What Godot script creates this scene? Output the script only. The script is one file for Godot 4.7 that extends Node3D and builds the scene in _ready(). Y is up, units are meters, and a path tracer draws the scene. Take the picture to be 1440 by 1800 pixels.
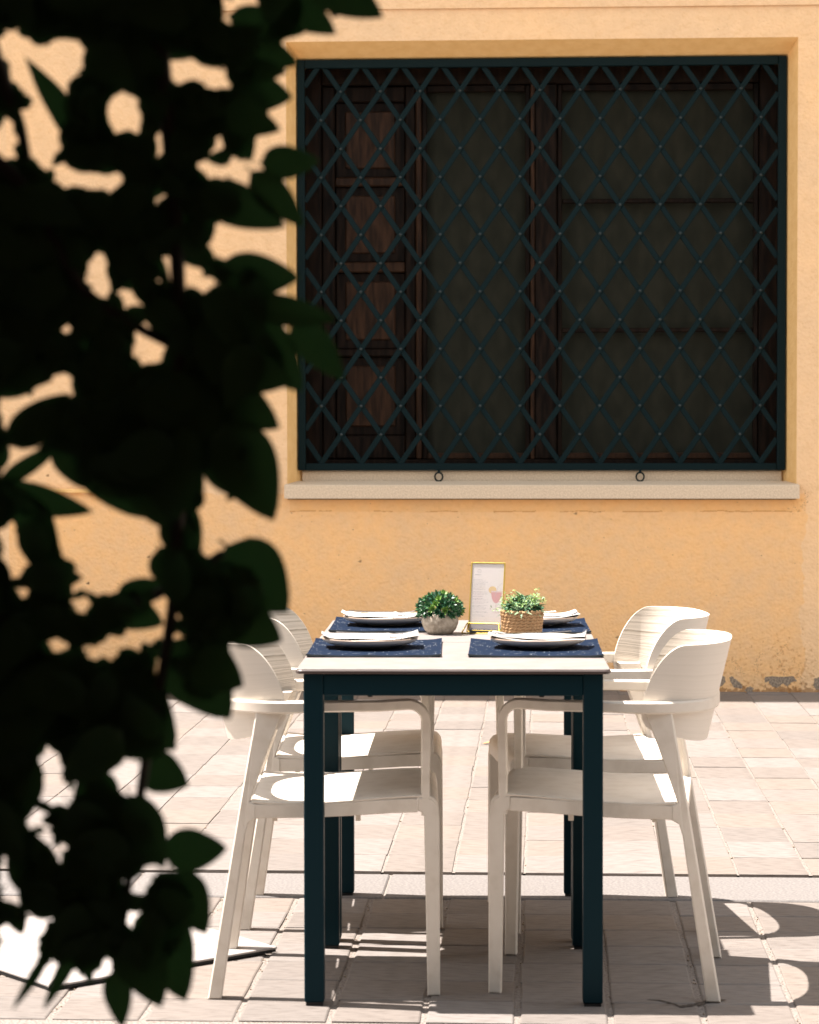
extends Node3D

# World: y up, metres. The long wall runs along x at z = WALL_Z; the two tables stand end to end along -z.
const WALL_Z := -6.569
const TABLE_TURN := 0.0261
const TABLE_TOP := 0.757
const TABLE_DEPTH := 0.695

var rng := RandomNumberGenerator.new()
var M := {}

# ---------------------------------------------------------------- helpers

func lin(r: float, g: float, b: float) -> Color:
	return Color(r, g, b).linear_to_srgb()

func mat(called: String, c: Color, rough := 0.6, metal := 0.0, spec := 0.5) -> StandardMaterial3D:
	var m := StandardMaterial3D.new()
	m.resource_name = called
	m.albedo_color = c
	m.roughness = rough
	m.metallic = metal
	m.metallic_specular = spec
	return m

func noise_tex(size: int, freq: float, seed_: int, octaves := 4, ramp: Gradient = null, kind := FastNoiseLite.TYPE_SIMPLEX_SMOOTH) -> NoiseTexture2D:
	var n := FastNoiseLite.new()
	n.noise_type = kind
	n.seed = seed_
	n.frequency = freq
	n.fractal_octaves = octaves
	var t := NoiseTexture2D.new()
	t.width = size
	t.height = size
	t.seamless = true
	t.noise = n
	if ramp:
		t.color_ramp = ramp
	return t

func ramp(stops: Array) -> Gradient:
	var g := Gradient.new()
	var offs := PackedFloat32Array()
	var cols := PackedColorArray()
	for s in stops:
		offs.append(s[0])
		cols.append(s[1])
	g.offsets = offs
	g.colors = cols
	return g

func begin() -> SurfaceTool:
	var st := SurfaceTool.new()
	st.begin(Mesh.PRIMITIVE_TRIANGLES)
	st.set_smooth_group(-1)
	return st

func vtx(st: SurfaceTool, p: Vector3, uv := Vector2.ZERO) -> void:
	st.set_uv(uv)
	st.add_vertex(p)

# corners counter-clockwise seen from outside
func tri(st: SurfaceTool, a: Vector3, b: Vector3, c: Vector3, ua := Vector2.ZERO, ub := Vector2.ZERO, uc := Vector2.ZERO) -> void:
	vtx(st, a, ua)
	vtx(st, c, uc)
	vtx(st, b, ub)

func quad(st: SurfaceTool, a: Vector3, b: Vector3, c: Vector3, d: Vector3, uvs: Array = []) -> void:
	if uvs.is_empty():
		tri(st, a, b, c)
		tri(st, a, c, d)
	else:
		tri(st, a, b, c, uvs[0], uvs[1], uvs[2])
		tri(st, a, c, d, uvs[0], uvs[2], uvs[3])

func bake(st: SurfaceTool, onto: ArrayMesh = null) -> ArrayMesh:
	st.generate_normals()
	return st.commit(onto) if onto else st.commit()

func numbered(called: String, parent: Node) -> String:
	if not parent.has_node(called):
		return called
	var k := 1
	while parent.has_node("%s_%03d" % [called, k]):
		k += 1
	return "%s_%03d" % [called, k]

func put(called: String, mesh: Mesh, m: Material, parent: Node = null, at := Transform3D.IDENTITY) -> MeshInstance3D:
	var o := MeshInstance3D.new()
	var par: Node = parent if parent else self
	o.name = numbered(called, par)
	o.mesh = mesh
	if m:
		o.material_override = m
	o.transform = at
	par.add_child(o, true)
	return o

func obj(called: String, st: SurfaceTool, m: Material, parent: Node = null, at := Transform3D.IDENTITY) -> MeshInstance3D:
	return put(called, bake(st), m, parent, at)

func tag(o: Node, label: String, category := "", group := "", kind := "") -> Node:
	if label: o.set_meta("label", label)
	if category: o.set_meta("category", category)
	if group: o.set_meta("group", group)
	if kind: o.set_meta("kind", kind)
	return o

func thing(called: String, at: Vector3, turn := 0.0) -> Node3D:
	var o := Node3D.new()
	o.name = numbered(called, self)
	add_child(o, true)
	o.position = at
	o.rotation.y = turn
	return o

func dup(root: Node3D, at: Vector3, turn: float, label: String) -> Node3D:
	var c: Node3D = root.duplicate()
	c.name = numbered(String(root.name).rstrip("0123456789_"), self)
	add_child(c, true)
	c.position = at
	c.rotation.y = turn
	c.set_meta("label", label)
	return c

# a point given in the tables' own axes
func on_table(x: float, y: float, z: float) -> Vector3:
	return Basis(Vector3.UP, TABLE_TURN) * Vector3(x, y, z)

# box with chamfered edges
func box(st: SurfaceTool, c: Vector3, s: Vector3, ch := 0.0, xf := Transform3D.IDENTITY) -> void:
	var h := s * 0.5
	if ch <= 0.0:
		var p: Array[Vector3] = []
		for i in 8:
			p.append(xf * (c + Vector3(h.x if i & 1 else -h.x, h.y if i & 2 else -h.y, h.z if i & 4 else -h.z)))
		quad(st, p[4], p[5], p[7], p[6])
		quad(st, p[1], p[0], p[2], p[3])
		quad(st, p[5], p[1], p[3], p[7])
		quad(st, p[0], p[4], p[6], p[2])
		quad(st, p[6], p[7], p[3], p[2])
		quad(st, p[0], p[1], p[5], p[4])
		return
	ch = minf(ch, minf(h.x, minf(h.y, h.z)) * 0.9)
	for axis in 3:
		var u := (axis + 1) % 3
		var v := (axis + 2) % 3
		for sg in [-1.0, 1.0]:
			var q: Array[Vector3] = []
			for k in [[-1.0, -1.0], [1.0, -1.0], [1.0, 1.0], [-1.0, 1.0]]:
				var e := Vector3.ZERO
				e[axis] = sg * h[axis]
				e[u] = k[0] * (h[u] - ch)
				e[v] = k[1] * (h[v] - ch)
				q.append(xf * (c + e))
			if sg > 0: quad(st, q[0], q[1], q[2], q[3])
			else: quad(st, q[3], q[2], q[1], q[0])
	for axis in 3:
		var u := (axis + 1) % 3
		var v := (axis + 2) % 3
		for su in [-1.0, 1.0]:
			for sv in [-1.0, 1.0]:
				var q: Array[Vector3] = []
				for k in [[-1.0, 0], [1.0, 0], [1.0, 1], [-1.0, 1]]:
					var e := Vector3.ZERO
					e[axis] = k[0] * (h[axis] - ch)
					e[u] = su * (h[u] - (ch if k[1] else 0.0))
					e[v] = sv * (h[v] - (0.0 if k[1] else ch))
					q.append(xf * (c + e))
				if su * sv > 0: quad(st, q[3], q[2], q[1], q[0])
				else: quad(st, q[0], q[1], q[2], q[3])
	for i in 8:
		var sx := 1.0 if i & 1 else -1.0
		var sy := 1.0 if i & 2 else -1.0
		var sz := 1.0 if i & 4 else -1.0
		var a := xf * (c + Vector3(sx * h.x, sy * (h.y - ch), sz * (h.z - ch)))
		var b := xf * (c + Vector3(sx * (h.x - ch), sy * h.y, sz * (h.z - ch)))
		var d := xf * (c + Vector3(sx * (h.x - ch), sy * (h.y - ch), sz * h.z))
		if sx * sy * sz > 0: tri(st, a, b, d)
		else: tri(st, a, d, b)

func rect_profile(w: float, h: float, ch := 0.003) -> Array:
	var a := w * 0.5
	var b := h * 0.5
	return [Vector2(-a + ch, -b), Vector2(a - ch, -b), Vector2(a, -b + ch), Vector2(a, b - ch), Vector2(a - ch, b), Vector2(-a + ch, b), Vector2(-a, b - ch), Vector2(-a, -b + ch)]

func round_profile(r: float, n := 10) -> Array:
	var out := []
	for i in n:
		out.append(Vector2(cos(TAU * i / n), sin(TAU * i / n)) * r)
	return out

# a profile carried along a path; each side of the profile is smooth along the path. ups: one Vector3 or one per point; sizes: optional Vector2 per point
func sweep(st: SurfaceTool, path: Array, prof: Array, ups, smooth_round := false, sizes: Array = [], caps := true) -> void:
	var n := path.size()
	var rings := []
	for i in n:
		var t: Vector3
		if i == 0: t = path[1] - path[0]
		elif i == n - 1: t = path[n - 1] - path[n - 2]
		else: t = (path[i + 1] - path[i]).normalized() + (path[i] - path[i - 1]).normalized()
		t = t.normalized()
		var up: Vector3 = ups[i] if ups is Array else ups
		var side := up.cross(t).normalized()
		up = t.cross(side).normalized()
		var k: Vector2 = sizes[i] if sizes.size() else Vector2.ONE
		var ring := []
		for p in prof:
			ring.append(path[i] + side * (p.x * k.x) + up * (p.y * k.y))
		rings.append(ring)
	var m := prof.size()
	for j in m:
		var j2 := (j + 1) % m
		st.set_smooth_group(1 if smooth_round else j + 1)
		for i in n - 1:
			quad(st, rings[i][j], rings[i][j2], rings[i + 1][j2], rings[i + 1][j])
	st.set_smooth_group(-1)
	if caps:
		for i in range(1, m - 1):
			tri(st, rings[0][0], rings[0][i + 1], rings[0][i])
			tri(st, rings[n - 1][0], rings[n - 1][i], rings[n - 1][i + 1])

func tube(st: SurfaceTool, path: Array, r: float, n := 8, taper := 1.0) -> void:
	var sizes := []
	for i in path.size():
		var k := lerpf(1.0, taper, float(i) / (path.size() - 1))
		sizes.append(Vector2(k, k))
	var d: Vector3 = (path[-1] - path[0]).normalized()
	var up := Vector3.UP if absf(d.y) < 0.8 else Vector3(0.3, 0, 0.95)
	sweep(st, path, round_profile(r, n), up, true, sizes)

# profile of Vector2(radius, height) turned round the y axis, listed from below outside to the top
func lathe(st: SurfaceTool, prof: Array, segs := 40, group := 1) -> void:
	st.set_smooth_group(group)
	for i in prof.size() - 1:
		for s in segs:
			var a := TAU * s / segs
			var b := TAU * (s + 1) / segs
			var p: Vector2 = prof[i]
			var q: Vector2 = prof[i + 1]
			var da := Vector3(cos(a), 0, -sin(a))
			var db := Vector3(cos(b), 0, -sin(b))
			var u0 := Vector2(float(s) / segs, float(i) / (prof.size() - 1))
			var u1 := Vector2(float(s + 1) / segs, float(i + 1) / (prof.size() - 1))
			quad(st, da * p.x + Vector3.UP * p.y, db * p.x + Vector3.UP * p.y, db * q.x + Vector3.UP * q.y, da * q.x + Vector3.UP * q.y, [u0, Vector2(u1.x, u0.y), u1, Vector2(u0.x, u1.y)])
	st.set_smooth_group(-1)

# outline in x and y, given thickness along z; zc: where the middle of the thickness lies at a point
func slab(st: SurfaceTool, outline: Array, thick: float, zc: Callable, ch := 0.003) -> void:
	var pts := PackedVector2Array(outline)
	if Geometry2D.is_polygon_clockwise(pts):
		pts.reverse()
	var n := pts.size()
	var inner := PackedVector2Array()
	for i in n:
		var d0 := (pts[i] - pts[(i + n - 1) % n]).normalized()
		var d1 := (pts[(i + 1) % n] - pts[i]).normalized()
		var nn := (Vector2(-d0.y, d0.x) + Vector2(-d1.y, d1.x)).normalized()
		inner.append(pts[i] + nn * ch / maxf(0.4, nn.dot(Vector2(-d0.y, d0.x))))
	var idx := Geometry2D.triangulate_polygon(inner)
	var h := thick * 0.5
	var f := func(p: Vector2, s: float) -> Vector3: return Vector3(p.x, p.y, (zc.call(p) as float) + s)
	for k in range(0, idx.size(), 3):
		var a := inner[idx[k]]
		var b := inner[idx[k + 1]]
		var c := inner[idx[k + 2]]
		if (b - a).cross(c - a) < 0:
			var w := b
			b = c
			c = w
		tri(st, f.call(a, h), f.call(b, h), f.call(c, h))
		tri(st, f.call(a, -h), f.call(c, -h), f.call(b, -h))
	for i in n:
		var j := (i + 1) % n
		quad(st, f.call(pts[i], -h + ch), f.call(pts[j], -h + ch), f.call(pts[j], h - ch), f.call(pts[i], h - ch))
		quad(st, f.call(pts[i], h - ch), f.call(pts[j], h - ch), f.call(inner[j], h), f.call(inner[i], h))
		quad(st, f.call(inner[i], -h), f.call(inner[j], -h), f.call(pts[j], -h + ch), f.call(pts[i], -h + ch))

# ---------------------------------------------------------------- scene

func _ready() -> void:
	rng.seed = 20240611
	camera_and_light()
	materials()
	ground()
	building()
	window()
	grille()
	added_porch()
	tables()
	chairs()
	settings()
	decorations()
	parasol()
	tree()
	litter()

func camera_and_light() -> void:
	var cam := Camera3D.new()
	cam.name = "camera"
	add_child(cam)
	cam.position = Vector3(0.2021, 1.3047, 5.553)
	cam.rotation = Vector3(-0.0358, 0.0536, -0.0015)
	var lens := CameraAttributesPhysical.new()
	lens.frustum_focal_length = 86.06
	lens.frustum_focus_distance = 7.7
	lens.frustum_near = 0.05
	lens.frustum_far = 400.0
	lens.exposure_aperture = 8.2
	cam.attributes = lens
	cam.fov = 22.99
	cam.near = 0.05
	cam.far = 400.0
	cam.current = true

	var sky := ProceduralSkyMaterial.new()
	sky.sky_top_color = Color(0.73, 0.735, 0.75)
	sky.sky_horizon_color = Color(0.96, 0.915, 0.865)
	sky.sky_curve = 0.18
	sky.ground_bottom_color = Color(0.50, 0.45, 0.40)
	sky.ground_horizon_color = Color(0.66, 0.64, 0.60)
	sky.sky_energy_multiplier = 0.87
	sky.sun_angle_max = 8.0
	var s := Sky.new()
	s.sky_material = sky
	var env := Environment.new()
	env.background_mode = Environment.BG_SKY
	env.sky = s
	env.tonemap_mode = Environment.TONE_MAPPER_LINEAR
	env.tonemap_exposure = 3.5
	env.sdfgi_enabled = true
	env.ssao_enabled = true
	env.ssil_enabled = true
	var we := WorldEnvironment.new()
	we.name = "world_environment"
	we.environment = env
	add_child(we)

	var sun := DirectionalLight3D.new()
	sun.name = "sun"
	sun.light_energy = 1.5
	sun.light_color = Color(1.0, 0.955, 0.915)
	sun.light_angular_distance = 0.55
	sun.shadow_enabled = true
	add_child(sun)
	sun.look_at_from_position(Vector3(-0.42, 1.0, -0.06) * 10.0, Vector3.ZERO, Vector3.FORWARD)

func materials() -> void:
	# resin furniture
	M.resin = mat("white_resin", lin(0.72, 0.665, 0.59), 0.5)
	M.resin.albedo_texture = noise_tex(512, 0.014, 6, 6, ramp([[0.2, Color(0.955, 0.948, 0.938)], [0.5, Color(0.99, 0.987, 0.984)], [0.8, Color(1, 1, 1)]]))
	M.resin.heightmap_enabled = true
	M.resin.heightmap_texture = noise_tex(256, 0.08, 5, 3)
	M.resin.heightmap_scale = 0.012
	M.resin.uv1_triplanar = true
	M.resin.uv1_scale = Vector3(2.2, 2.2, 2.2)
	M.combed = mat("combed_resin", Color.WHITE, 0.62)
	M.combed.albedo_texture = combed_texture(0.9)
	M.combed.heightmap_enabled = true
	M.combed.heightmap_texture = M.combed.albedo_texture
	M.combed.heightmap_scale = 0.06
	M.combed_soft = mat("softly_combed_resin", Color.WHITE, 0.55)
	M.combed_soft.albedo_texture = combed_texture(0.10)
	# tables
	M.frame = mat("dark_teal_metal", lin(0.002, 0.0165, 0.0240), 0.45, 0.0, 0.22)
	M.frame.heightmap_enabled = true
	M.frame.heightmap_texture = noise_tex(256, 0.2, 9, 2)
	M.frame.heightmap_scale = 0.01
	M.frame.uv1_triplanar = true
	M.frame.uv1_scale = Vector3(8, 8, 8)
	M.laminate = mat("pale_laminate", lin(0.232, 0.212, 0.204), 0.5)
	M.laminate.albedo_texture = noise_tex(512, 0.02, 12, 4, ramp([[0.25, Color(0.95, 0.945, 0.94)], [0.75, Color(1, 1, 1)]]))
	M.laminate.uv1_triplanar = true
	M.laminate.uv1_scale = Vector3(1.4, 1.4, 9)
	M.core = mat("dark_laminate_core", lin(0.055, 0.038, 0.035), 0.4)
	M.black = mat("black_rubber", lin(0.008, 0.009, 0.010), 0.7)
	# iron
	M.iron = mat("painted_iron", lin(0.0019, 0.0105, 0.0125), 0.5, 0.0, 0.22)
	M.iron.heightmap_enabled = true
	M.iron.heightmap_texture = noise_tex(256, 0.12, 31, 4)
	M.iron.heightmap_scale = 0.12
	M.iron.uv1_triplanar = true
	M.iron.uv1_scale = Vector3(5, 5, 5)
	M.rivet = mat("rivet_iron", lin(0.003, 0.014, 0.016), 0.36, 0.0, 0.5)
	# window joinery
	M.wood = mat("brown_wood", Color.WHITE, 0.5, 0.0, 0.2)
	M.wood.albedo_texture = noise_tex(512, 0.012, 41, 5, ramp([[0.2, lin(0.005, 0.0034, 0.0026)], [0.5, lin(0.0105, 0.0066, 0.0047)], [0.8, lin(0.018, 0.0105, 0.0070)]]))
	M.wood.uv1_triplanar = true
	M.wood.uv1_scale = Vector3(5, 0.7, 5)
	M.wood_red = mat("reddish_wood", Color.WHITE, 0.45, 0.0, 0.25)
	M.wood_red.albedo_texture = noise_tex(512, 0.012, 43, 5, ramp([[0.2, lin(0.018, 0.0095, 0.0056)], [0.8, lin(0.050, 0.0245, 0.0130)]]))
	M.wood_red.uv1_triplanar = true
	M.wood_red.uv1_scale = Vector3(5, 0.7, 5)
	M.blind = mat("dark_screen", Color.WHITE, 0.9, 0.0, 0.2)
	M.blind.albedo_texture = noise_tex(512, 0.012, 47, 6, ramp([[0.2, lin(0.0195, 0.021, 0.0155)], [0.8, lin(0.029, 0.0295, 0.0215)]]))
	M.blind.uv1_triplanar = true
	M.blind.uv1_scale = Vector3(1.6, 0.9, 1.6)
	M.glass = mat("window_glass", Color(0.9, 0.95, 0.95, 0.06), 0.03)
	M.glass.transparency = BaseMaterial3D.TRANSPARENCY_ALPHA
	# stone
	M.sill = mat("sill_stone", Color.WHITE, 0.75)
	M.sill.albedo_texture = noise_tex(512, 0.06, 51, 5, ramp([[0.2, lin(0.56, 0.45, 0.32)], [0.8, lin(0.69, 0.565, 0.42)]]))
	M.sill.uv1_triplanar = true
	M.sill.uv1_scale = Vector3(3, 3, 3)
	M.sill.heightmap_enabled = true
	M.sill.heightmap_texture = noise_tex(256, 0.15, 52, 3)
	M.sill.heightmap_scale = 0.12
	# wall
	var stucco := noise_tex(1024, 0.035, 61, 5)
	M.wall = mat("ochre_stucco", Color.WHITE, 0.9, 0.0, 0.3)
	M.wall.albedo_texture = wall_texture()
	M.wall.heightmap_enabled = true
	M.wall.heightmap_texture = noise_tex(2048, 0.10, 61, 5)
	M.wall.heightmap_scale = 0.32
	M.reveal = mat("ochre_reveal_plaster", Color.WHITE, 0.9, 0.0, 0.3)
	M.reveal.albedo_texture = noise_tex(512, 0.02, 63, 5, ramp([[0.2, lin(0.80, 0.50, 0.20)], [0.8, lin(0.87, 0.57, 0.25)]]))
	M.reveal.uv1_triplanar = true
	M.reveal.uv1_scale = Vector3(1.1, 1.1, 1.1)
	M.reveal.heightmap_enabled = true
	M.reveal.heightmap_texture = stucco
	M.reveal.heightmap_scale = 0.25
	M.bare = mat("bare_render", Color.WHITE, 0.95)
	M.bare.albedo_texture = noise_tex(256, 0.08, 66, 4, ramp([[0.2, lin(0.18, 0.14, 0.105)], [0.8, lin(0.38, 0.30, 0.22)]]))
	M.bare.uv1_triplanar = true
	M.bare.uv1_scale = Vector3(4, 4, 4)
	M.spall = mat("spalled_clay", lin(0.045, 0.036, 0.03), 0.95)
	M.added_porch = mat("added_porch_plaster", lin(0.16, 0.13, 0.10), 0.9)
	# paving
	var grain := noise_tex(512, 0.03, 71, 5, ramp([[0.15, Color(0.80, 0.79, 0.78)], [0.45, Color(0.94, 0.94, 0.94)], [0.8, Color(1, 1, 1)]]))
	var rough := noise_tex(512, 0.05, 72, 5)
	M.tiles = []
	for c in [[0.182, 0.162, 0.149], [0.190, 0.172, 0.161], [0.170, 0.149, 0.135], [0.187, 0.160, 0.140], [0.162, 0.145, 0.134], [0.196, 0.179, 0.169]]:
		var t := mat("clay_tile", lin(c[0], c[1], c[2]), 0.75)
		t.albedo_texture = grain
		t.uv1_triplanar = true
		t.uv1_world_triplanar = true
		t.uv1_scale = Vector3(0.9, 4.0, 5.5)
		t.heightmap_enabled = true
		t.heightmap_texture = rough
		t.heightmap_scale = 0.12
		M.tiles.append(t)
	M.kerb = mat("kerb_stone", lin(0.185, 0.174, 0.167), 0.85)
	M.kerb.albedo_texture = noise_tex(512, 0.12, 74, 5, ramp([[0.2, Color(0.80, 0.80, 0.81)], [0.8, Color(1, 1, 1)]]))
	M.kerb.uv1_triplanar = true
	M.kerb.uv1_world_triplanar = true
	M.kerb.uv1_scale = Vector3(1.5, 1.5, 1.5)
	M.mortar = mat("sandy_mortar", Color.WHITE, 0.95)
	M.mortar.albedo_texture = noise_tex(1024, 0.09, 76, 5, ramp([[0.22, lin(0.06, 0.05, 0.042)], [0.36, lin(0.17, 0.147, 0.13)], [0.8, lin(0.25, 0.222, 0.205)]]))
	M.mortar.uv1_triplanar = true
	M.mortar.uv1_world_triplanar = true
	M.mortar.uv1_scale = Vector3(1.3, 1.3, 1.3)
	# table things
	M.mat_cloth = mat("navy_weave", Color.WHITE, 0.9, 0.0, 0.15)
	M.mat_cloth.albedo_texture = weave_texture()
	M.mat_cloth.heightmap_enabled = true
	M.mat_cloth.heightmap_texture = M.mat_cloth.albedo_texture
	M.mat_cloth.heightmap_scale = 0.05
	M.hem = mat("grey_hem", lin(0.045, 0.055, 0.060), 0.9)
	M.china = mat("cream_china", lin(0.58, 0.54, 0.49), 0.22)
	M.china.clearcoat_enabled = true
	M.china.clearcoat = 0.5
	M.china_rim = mat("brown_rim_glaze", lin(0.36, 0.27, 0.21), 0.3)
	M.paper_marks = mat("printed_napkin", Color.WHITE, 0.9)
	M.paper_marks.albedo_texture = napkin_texture(false)
	M.paper_lines = mat("line_printed_napkin", Color.WHITE, 0.9)
	M.paper_lines.albedo_texture = napkin_texture(true)
	M.steel = mat("steel", lin(0.42, 0.41, 0.40), 0.22, 1.0)
	M.gold = mat("gold_frame", lin(0.62, 0.45, 0.10), 0.35, 0.75)
	M.menu = mat("menu_print", Color.WHITE, 0.6)
	M.menu.albedo_texture = menu_texture()
	M.menu.texture_repeat = false
	M.menu.backlight_enabled = true
	M.menu.backlight = lin(0.55, 0.53, 0.52)
	M.acrylic = mat("clear_acrylic", Color(1, 1, 1, 0.05), 0.05)
	M.acrylic.transparency = BaseMaterial3D.TRANSPARENCY_ALPHA
	M.concrete = mat("concrete", Color.WHITE, 0.85)
	M.concrete.albedo_texture = noise_tex(256, 0.03, 81, 5, ramp([[0.2, lin(0.26, 0.22, 0.17)], [0.5, lin(0.42, 0.37, 0.30)], [0.8, lin(0.56, 0.50, 0.42)]]))
	M.concrete.uv1_triplanar = true
	M.concrete.uv1_scale = Vector3(7, 7, 7)
	M.concrete.heightmap_enabled = true
	M.concrete.heightmap_texture = noise_tex(256, 0.08, 82, 4)
	M.concrete.heightmap_scale = 0.15
	M.rope = mat("straw_rope", Color.WHITE, 0.85)
	M.rope.albedo_texture = noise_tex(256, 0.06, 84, 4, ramp([[0.2, lin(0.30, 0.17, 0.08)], [0.8, lin(0.58, 0.38, 0.20)]]))
	M.rope.uv1_triplanar = true
	M.rope.uv1_scale = Vector3(12, 30, 12)
	M.leaf_a = mat("succulent_dark", lin(0.022, 0.090, 0.048), 0.42)
	M.leaf_b = mat("succulent_mid", lin(0.045, 0.150, 0.055), 0.42)
	M.leaf_c = mat("succulent_light", lin(0.16, 0.30, 0.06), 0.45)
	M.sage_a = mat("sage_green", lin(0.05, 0.16, 0.075), 0.5)
	M.sage_b = mat("sage_pale", lin(0.20, 0.31, 0.17), 0.55)
	M.bud = mat("yellow_green_bud", lin(0.17, 0.29, 0.075), 0.55)
	M.steel_white = mat("white_powder_coat", lin(0.36, 0.34, 0.33), 0.5)
	M.pole = mat("grey_pole", lin(0.09, 0.09, 0.09), 0.4)
	M.dry = mat("dry_leaf", lin(0.42, 0.22, 0.09), 0.8)
	# foreground tree
	M.bark = mat("bark", lin(0.035, 0.026, 0.018), 0.9)
	M.tree_leaf = mat("glossy_green_leaf", lin(0.030, 0.062, 0.022), 0.45, 0.0, 0.3)
	M.tree_leaf.backlight_enabled = true
	M.tree_leaf.backlight = lin(0.007, 0.022, 0.007)

# ---------------------------------------------------------------- computed pictures

func bytes_texture(w: int, h: int, data: PackedByteArray) -> ImageTexture:
	return ImageTexture.create_from_image(Image.create_from_data(w, h, false, Image.FORMAT_RGB8, data))

func set_rgb(data: PackedByteArray, i: int, c: Color) -> void:
	data[i * 3] = clampi(int(c.r * 255.0 + 0.5), 0, 255)
	data[i * 3 + 1] = clampi(int(c.g * 255.0 + 0.5), 0, 255)
	data[i * 3 + 2] = clampi(int(c.b * 255.0 + 0.5), 0, 255)

# ochre paint over stucco, 4.4 m square, laid over the wall in metres: mottling, repaint tone, a darker band under the sill, specks of dirt and chips
func wall_texture() -> ImageTexture:
	var n := 1536
	var data := PackedByteArray()
	data.resize(n * n * 3)
	var big := FastNoiseLite.new()
	big.seed = 3
	big.frequency = 1.1
	big.fractal_octaves = 4
	var fine := FastNoiseLite.new()
	fine.seed = 4
	fine.frequency = 9.0
	fine.fractal_octaves = 4
	var cell := FastNoiseLite.new()
	cell.seed = 8
	cell.noise_type = FastNoiseLite.TYPE_CELLULAR
	cell.frequency = 5.5
	cell.cellular_return_type = FastNoiseLite.RETURN_DISTANCE
	var crack := FastNoiseLite.new()
	crack.seed = 15
	crack.noise_type = FastNoiseLite.TYPE_SIMPLEX
	crack.fractal_type = FastNoiseLite.FRACTAL_RIDGED
	crack.frequency = 2.2
	crack.fractal_octaves = 3
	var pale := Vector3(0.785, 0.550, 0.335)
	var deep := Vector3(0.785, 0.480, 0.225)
	for iy in n:
		var y := 3.9 - 4.4 * iy / n
		for ix in n:
			var x := -2.4 + 4.4 * ix / n
			var b := big.get_noise_2d(x, y)
			var f := fine.get_noise_2d(x, y)
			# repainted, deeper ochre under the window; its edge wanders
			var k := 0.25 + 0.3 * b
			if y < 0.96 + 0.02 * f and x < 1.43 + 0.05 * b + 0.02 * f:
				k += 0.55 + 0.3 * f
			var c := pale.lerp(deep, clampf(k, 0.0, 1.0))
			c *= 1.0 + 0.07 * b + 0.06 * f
			# a darker, more orange band right under the sill, its lower edge a hairline
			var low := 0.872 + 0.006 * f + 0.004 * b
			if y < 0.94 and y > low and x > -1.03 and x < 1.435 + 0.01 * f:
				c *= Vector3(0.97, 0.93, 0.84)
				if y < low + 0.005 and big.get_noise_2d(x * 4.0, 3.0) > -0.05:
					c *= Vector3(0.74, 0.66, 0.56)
			# trowel marks
			var tw := fine.get_noise_2d(x * 2.2, y * 3.4 + 20.0)
			if tw > 0.30:
				c *= Vector3(0.965, 0.95, 0.92)
			elif tw < -0.34:
				c *= Vector3(1.02, 1.025, 1.04)
			# specks and chips, gathered in loose swarms; splashed and crazed paint at the foot
			var d := cell.get_noise_2d(x, y)
			var d2 := cell.get_noise_2d(x * 2.3 + 31.0, y * 2.3)
			var swarm := big.get_noise_2d(x * 2.2 + 90.0, y * 2.2)
			if d < -0.945 and swarm > 0.05:
				c *= Vector3(0.50, 0.43, 0.37)
			if d2 < -0.90 - 0.05 * f and swarm > 0.42 - 0.5 * clampf(1.0 - y * 1.6, 0.0, 0.8):
				c *= Vector3(0.60, 0.52, 0.45)
			if y < 0.34 and fine.get_noise_2d(x * 3.4 + 11.0, y * 3.4) + 0.5 * b > 0.20 + y * 1.3:
				c *= Vector3(0.80, 0.73, 0.66)
			if y < 0.026 + 0.05 * fine.get_noise_2d(x * 3.0, y * 3.0 + 5.0) + 0.03 * b:
				c *= Vector3(0.56, 0.50, 0.45)
			if y < 0.45 and crack.get_noise_2d(x * 1.6, y * 1.6) > 0.93 + y * 0.12:
				c *= Vector3(0.55, 0.46, 0.38)
			elif crack.get_noise_2d(x, y) > 0.975 and b > 0.12:
				c *= Vector3(0.74, 0.68, 0.62)
			set_rgb(data, iy * n + ix, lin(c.x, c.y, c.z))
	var im := Image.create_from_data(n, n, false, Image.FORMAT_RGB8, data)
	# hairline cracks: by the sill's end, and low on the wall
	var r := RandomNumberGenerator.new()
	r.seed = 18
	for line in [[[1.425, 0.995], [1.450, 0.955], [1.455, 0.925], [1.43, 0.885], [1.36, 0.878]], [[0.95, 0.20], [1.04, 0.15], [1.10, 0.16], [1.16, 0.09]], [[1.25, 0.20], [1.21, 0.14], [1.24, 0.08]], [[1.35, 0.24], [1.32, 0.17], [1.36, 0.09], [1.44, 0.07]], [[0.55, 0.10], [0.72, 0.08], [0.86, 0.10], [1.0, 0.07]], [[0.30, 0.09], [0.42, 0.11]], [[-0.55, 0.14], [-0.66, 0.10], [-0.78, 0.13]]]:
		for k in line.size() - 1:
			var a := Vector2(line[k][0], line[k][1])
			var b := Vector2(line[k + 1][0], line[k + 1][1])
			var steps := int(a.distance_to(b) / 0.002)
			var side := (b - a).orthogonal().normalized()
			for i in steps:
				var p := a.lerp(b, float(i) / steps) + side * 0.028 * big.get_noise_2d(i * 0.09 + k * 9.0, a.x * 50.0)
				if r.randf() < 0.6:
					var q := Vector2i(int((p.x + 2.4) / 4.4 * n), int((3.9 - p.y) / 4.4 * n))
					im.fill_rect(Rect2i(q.x, q.y, 1, 1), lin(0.40, 0.235, 0.115))
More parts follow.
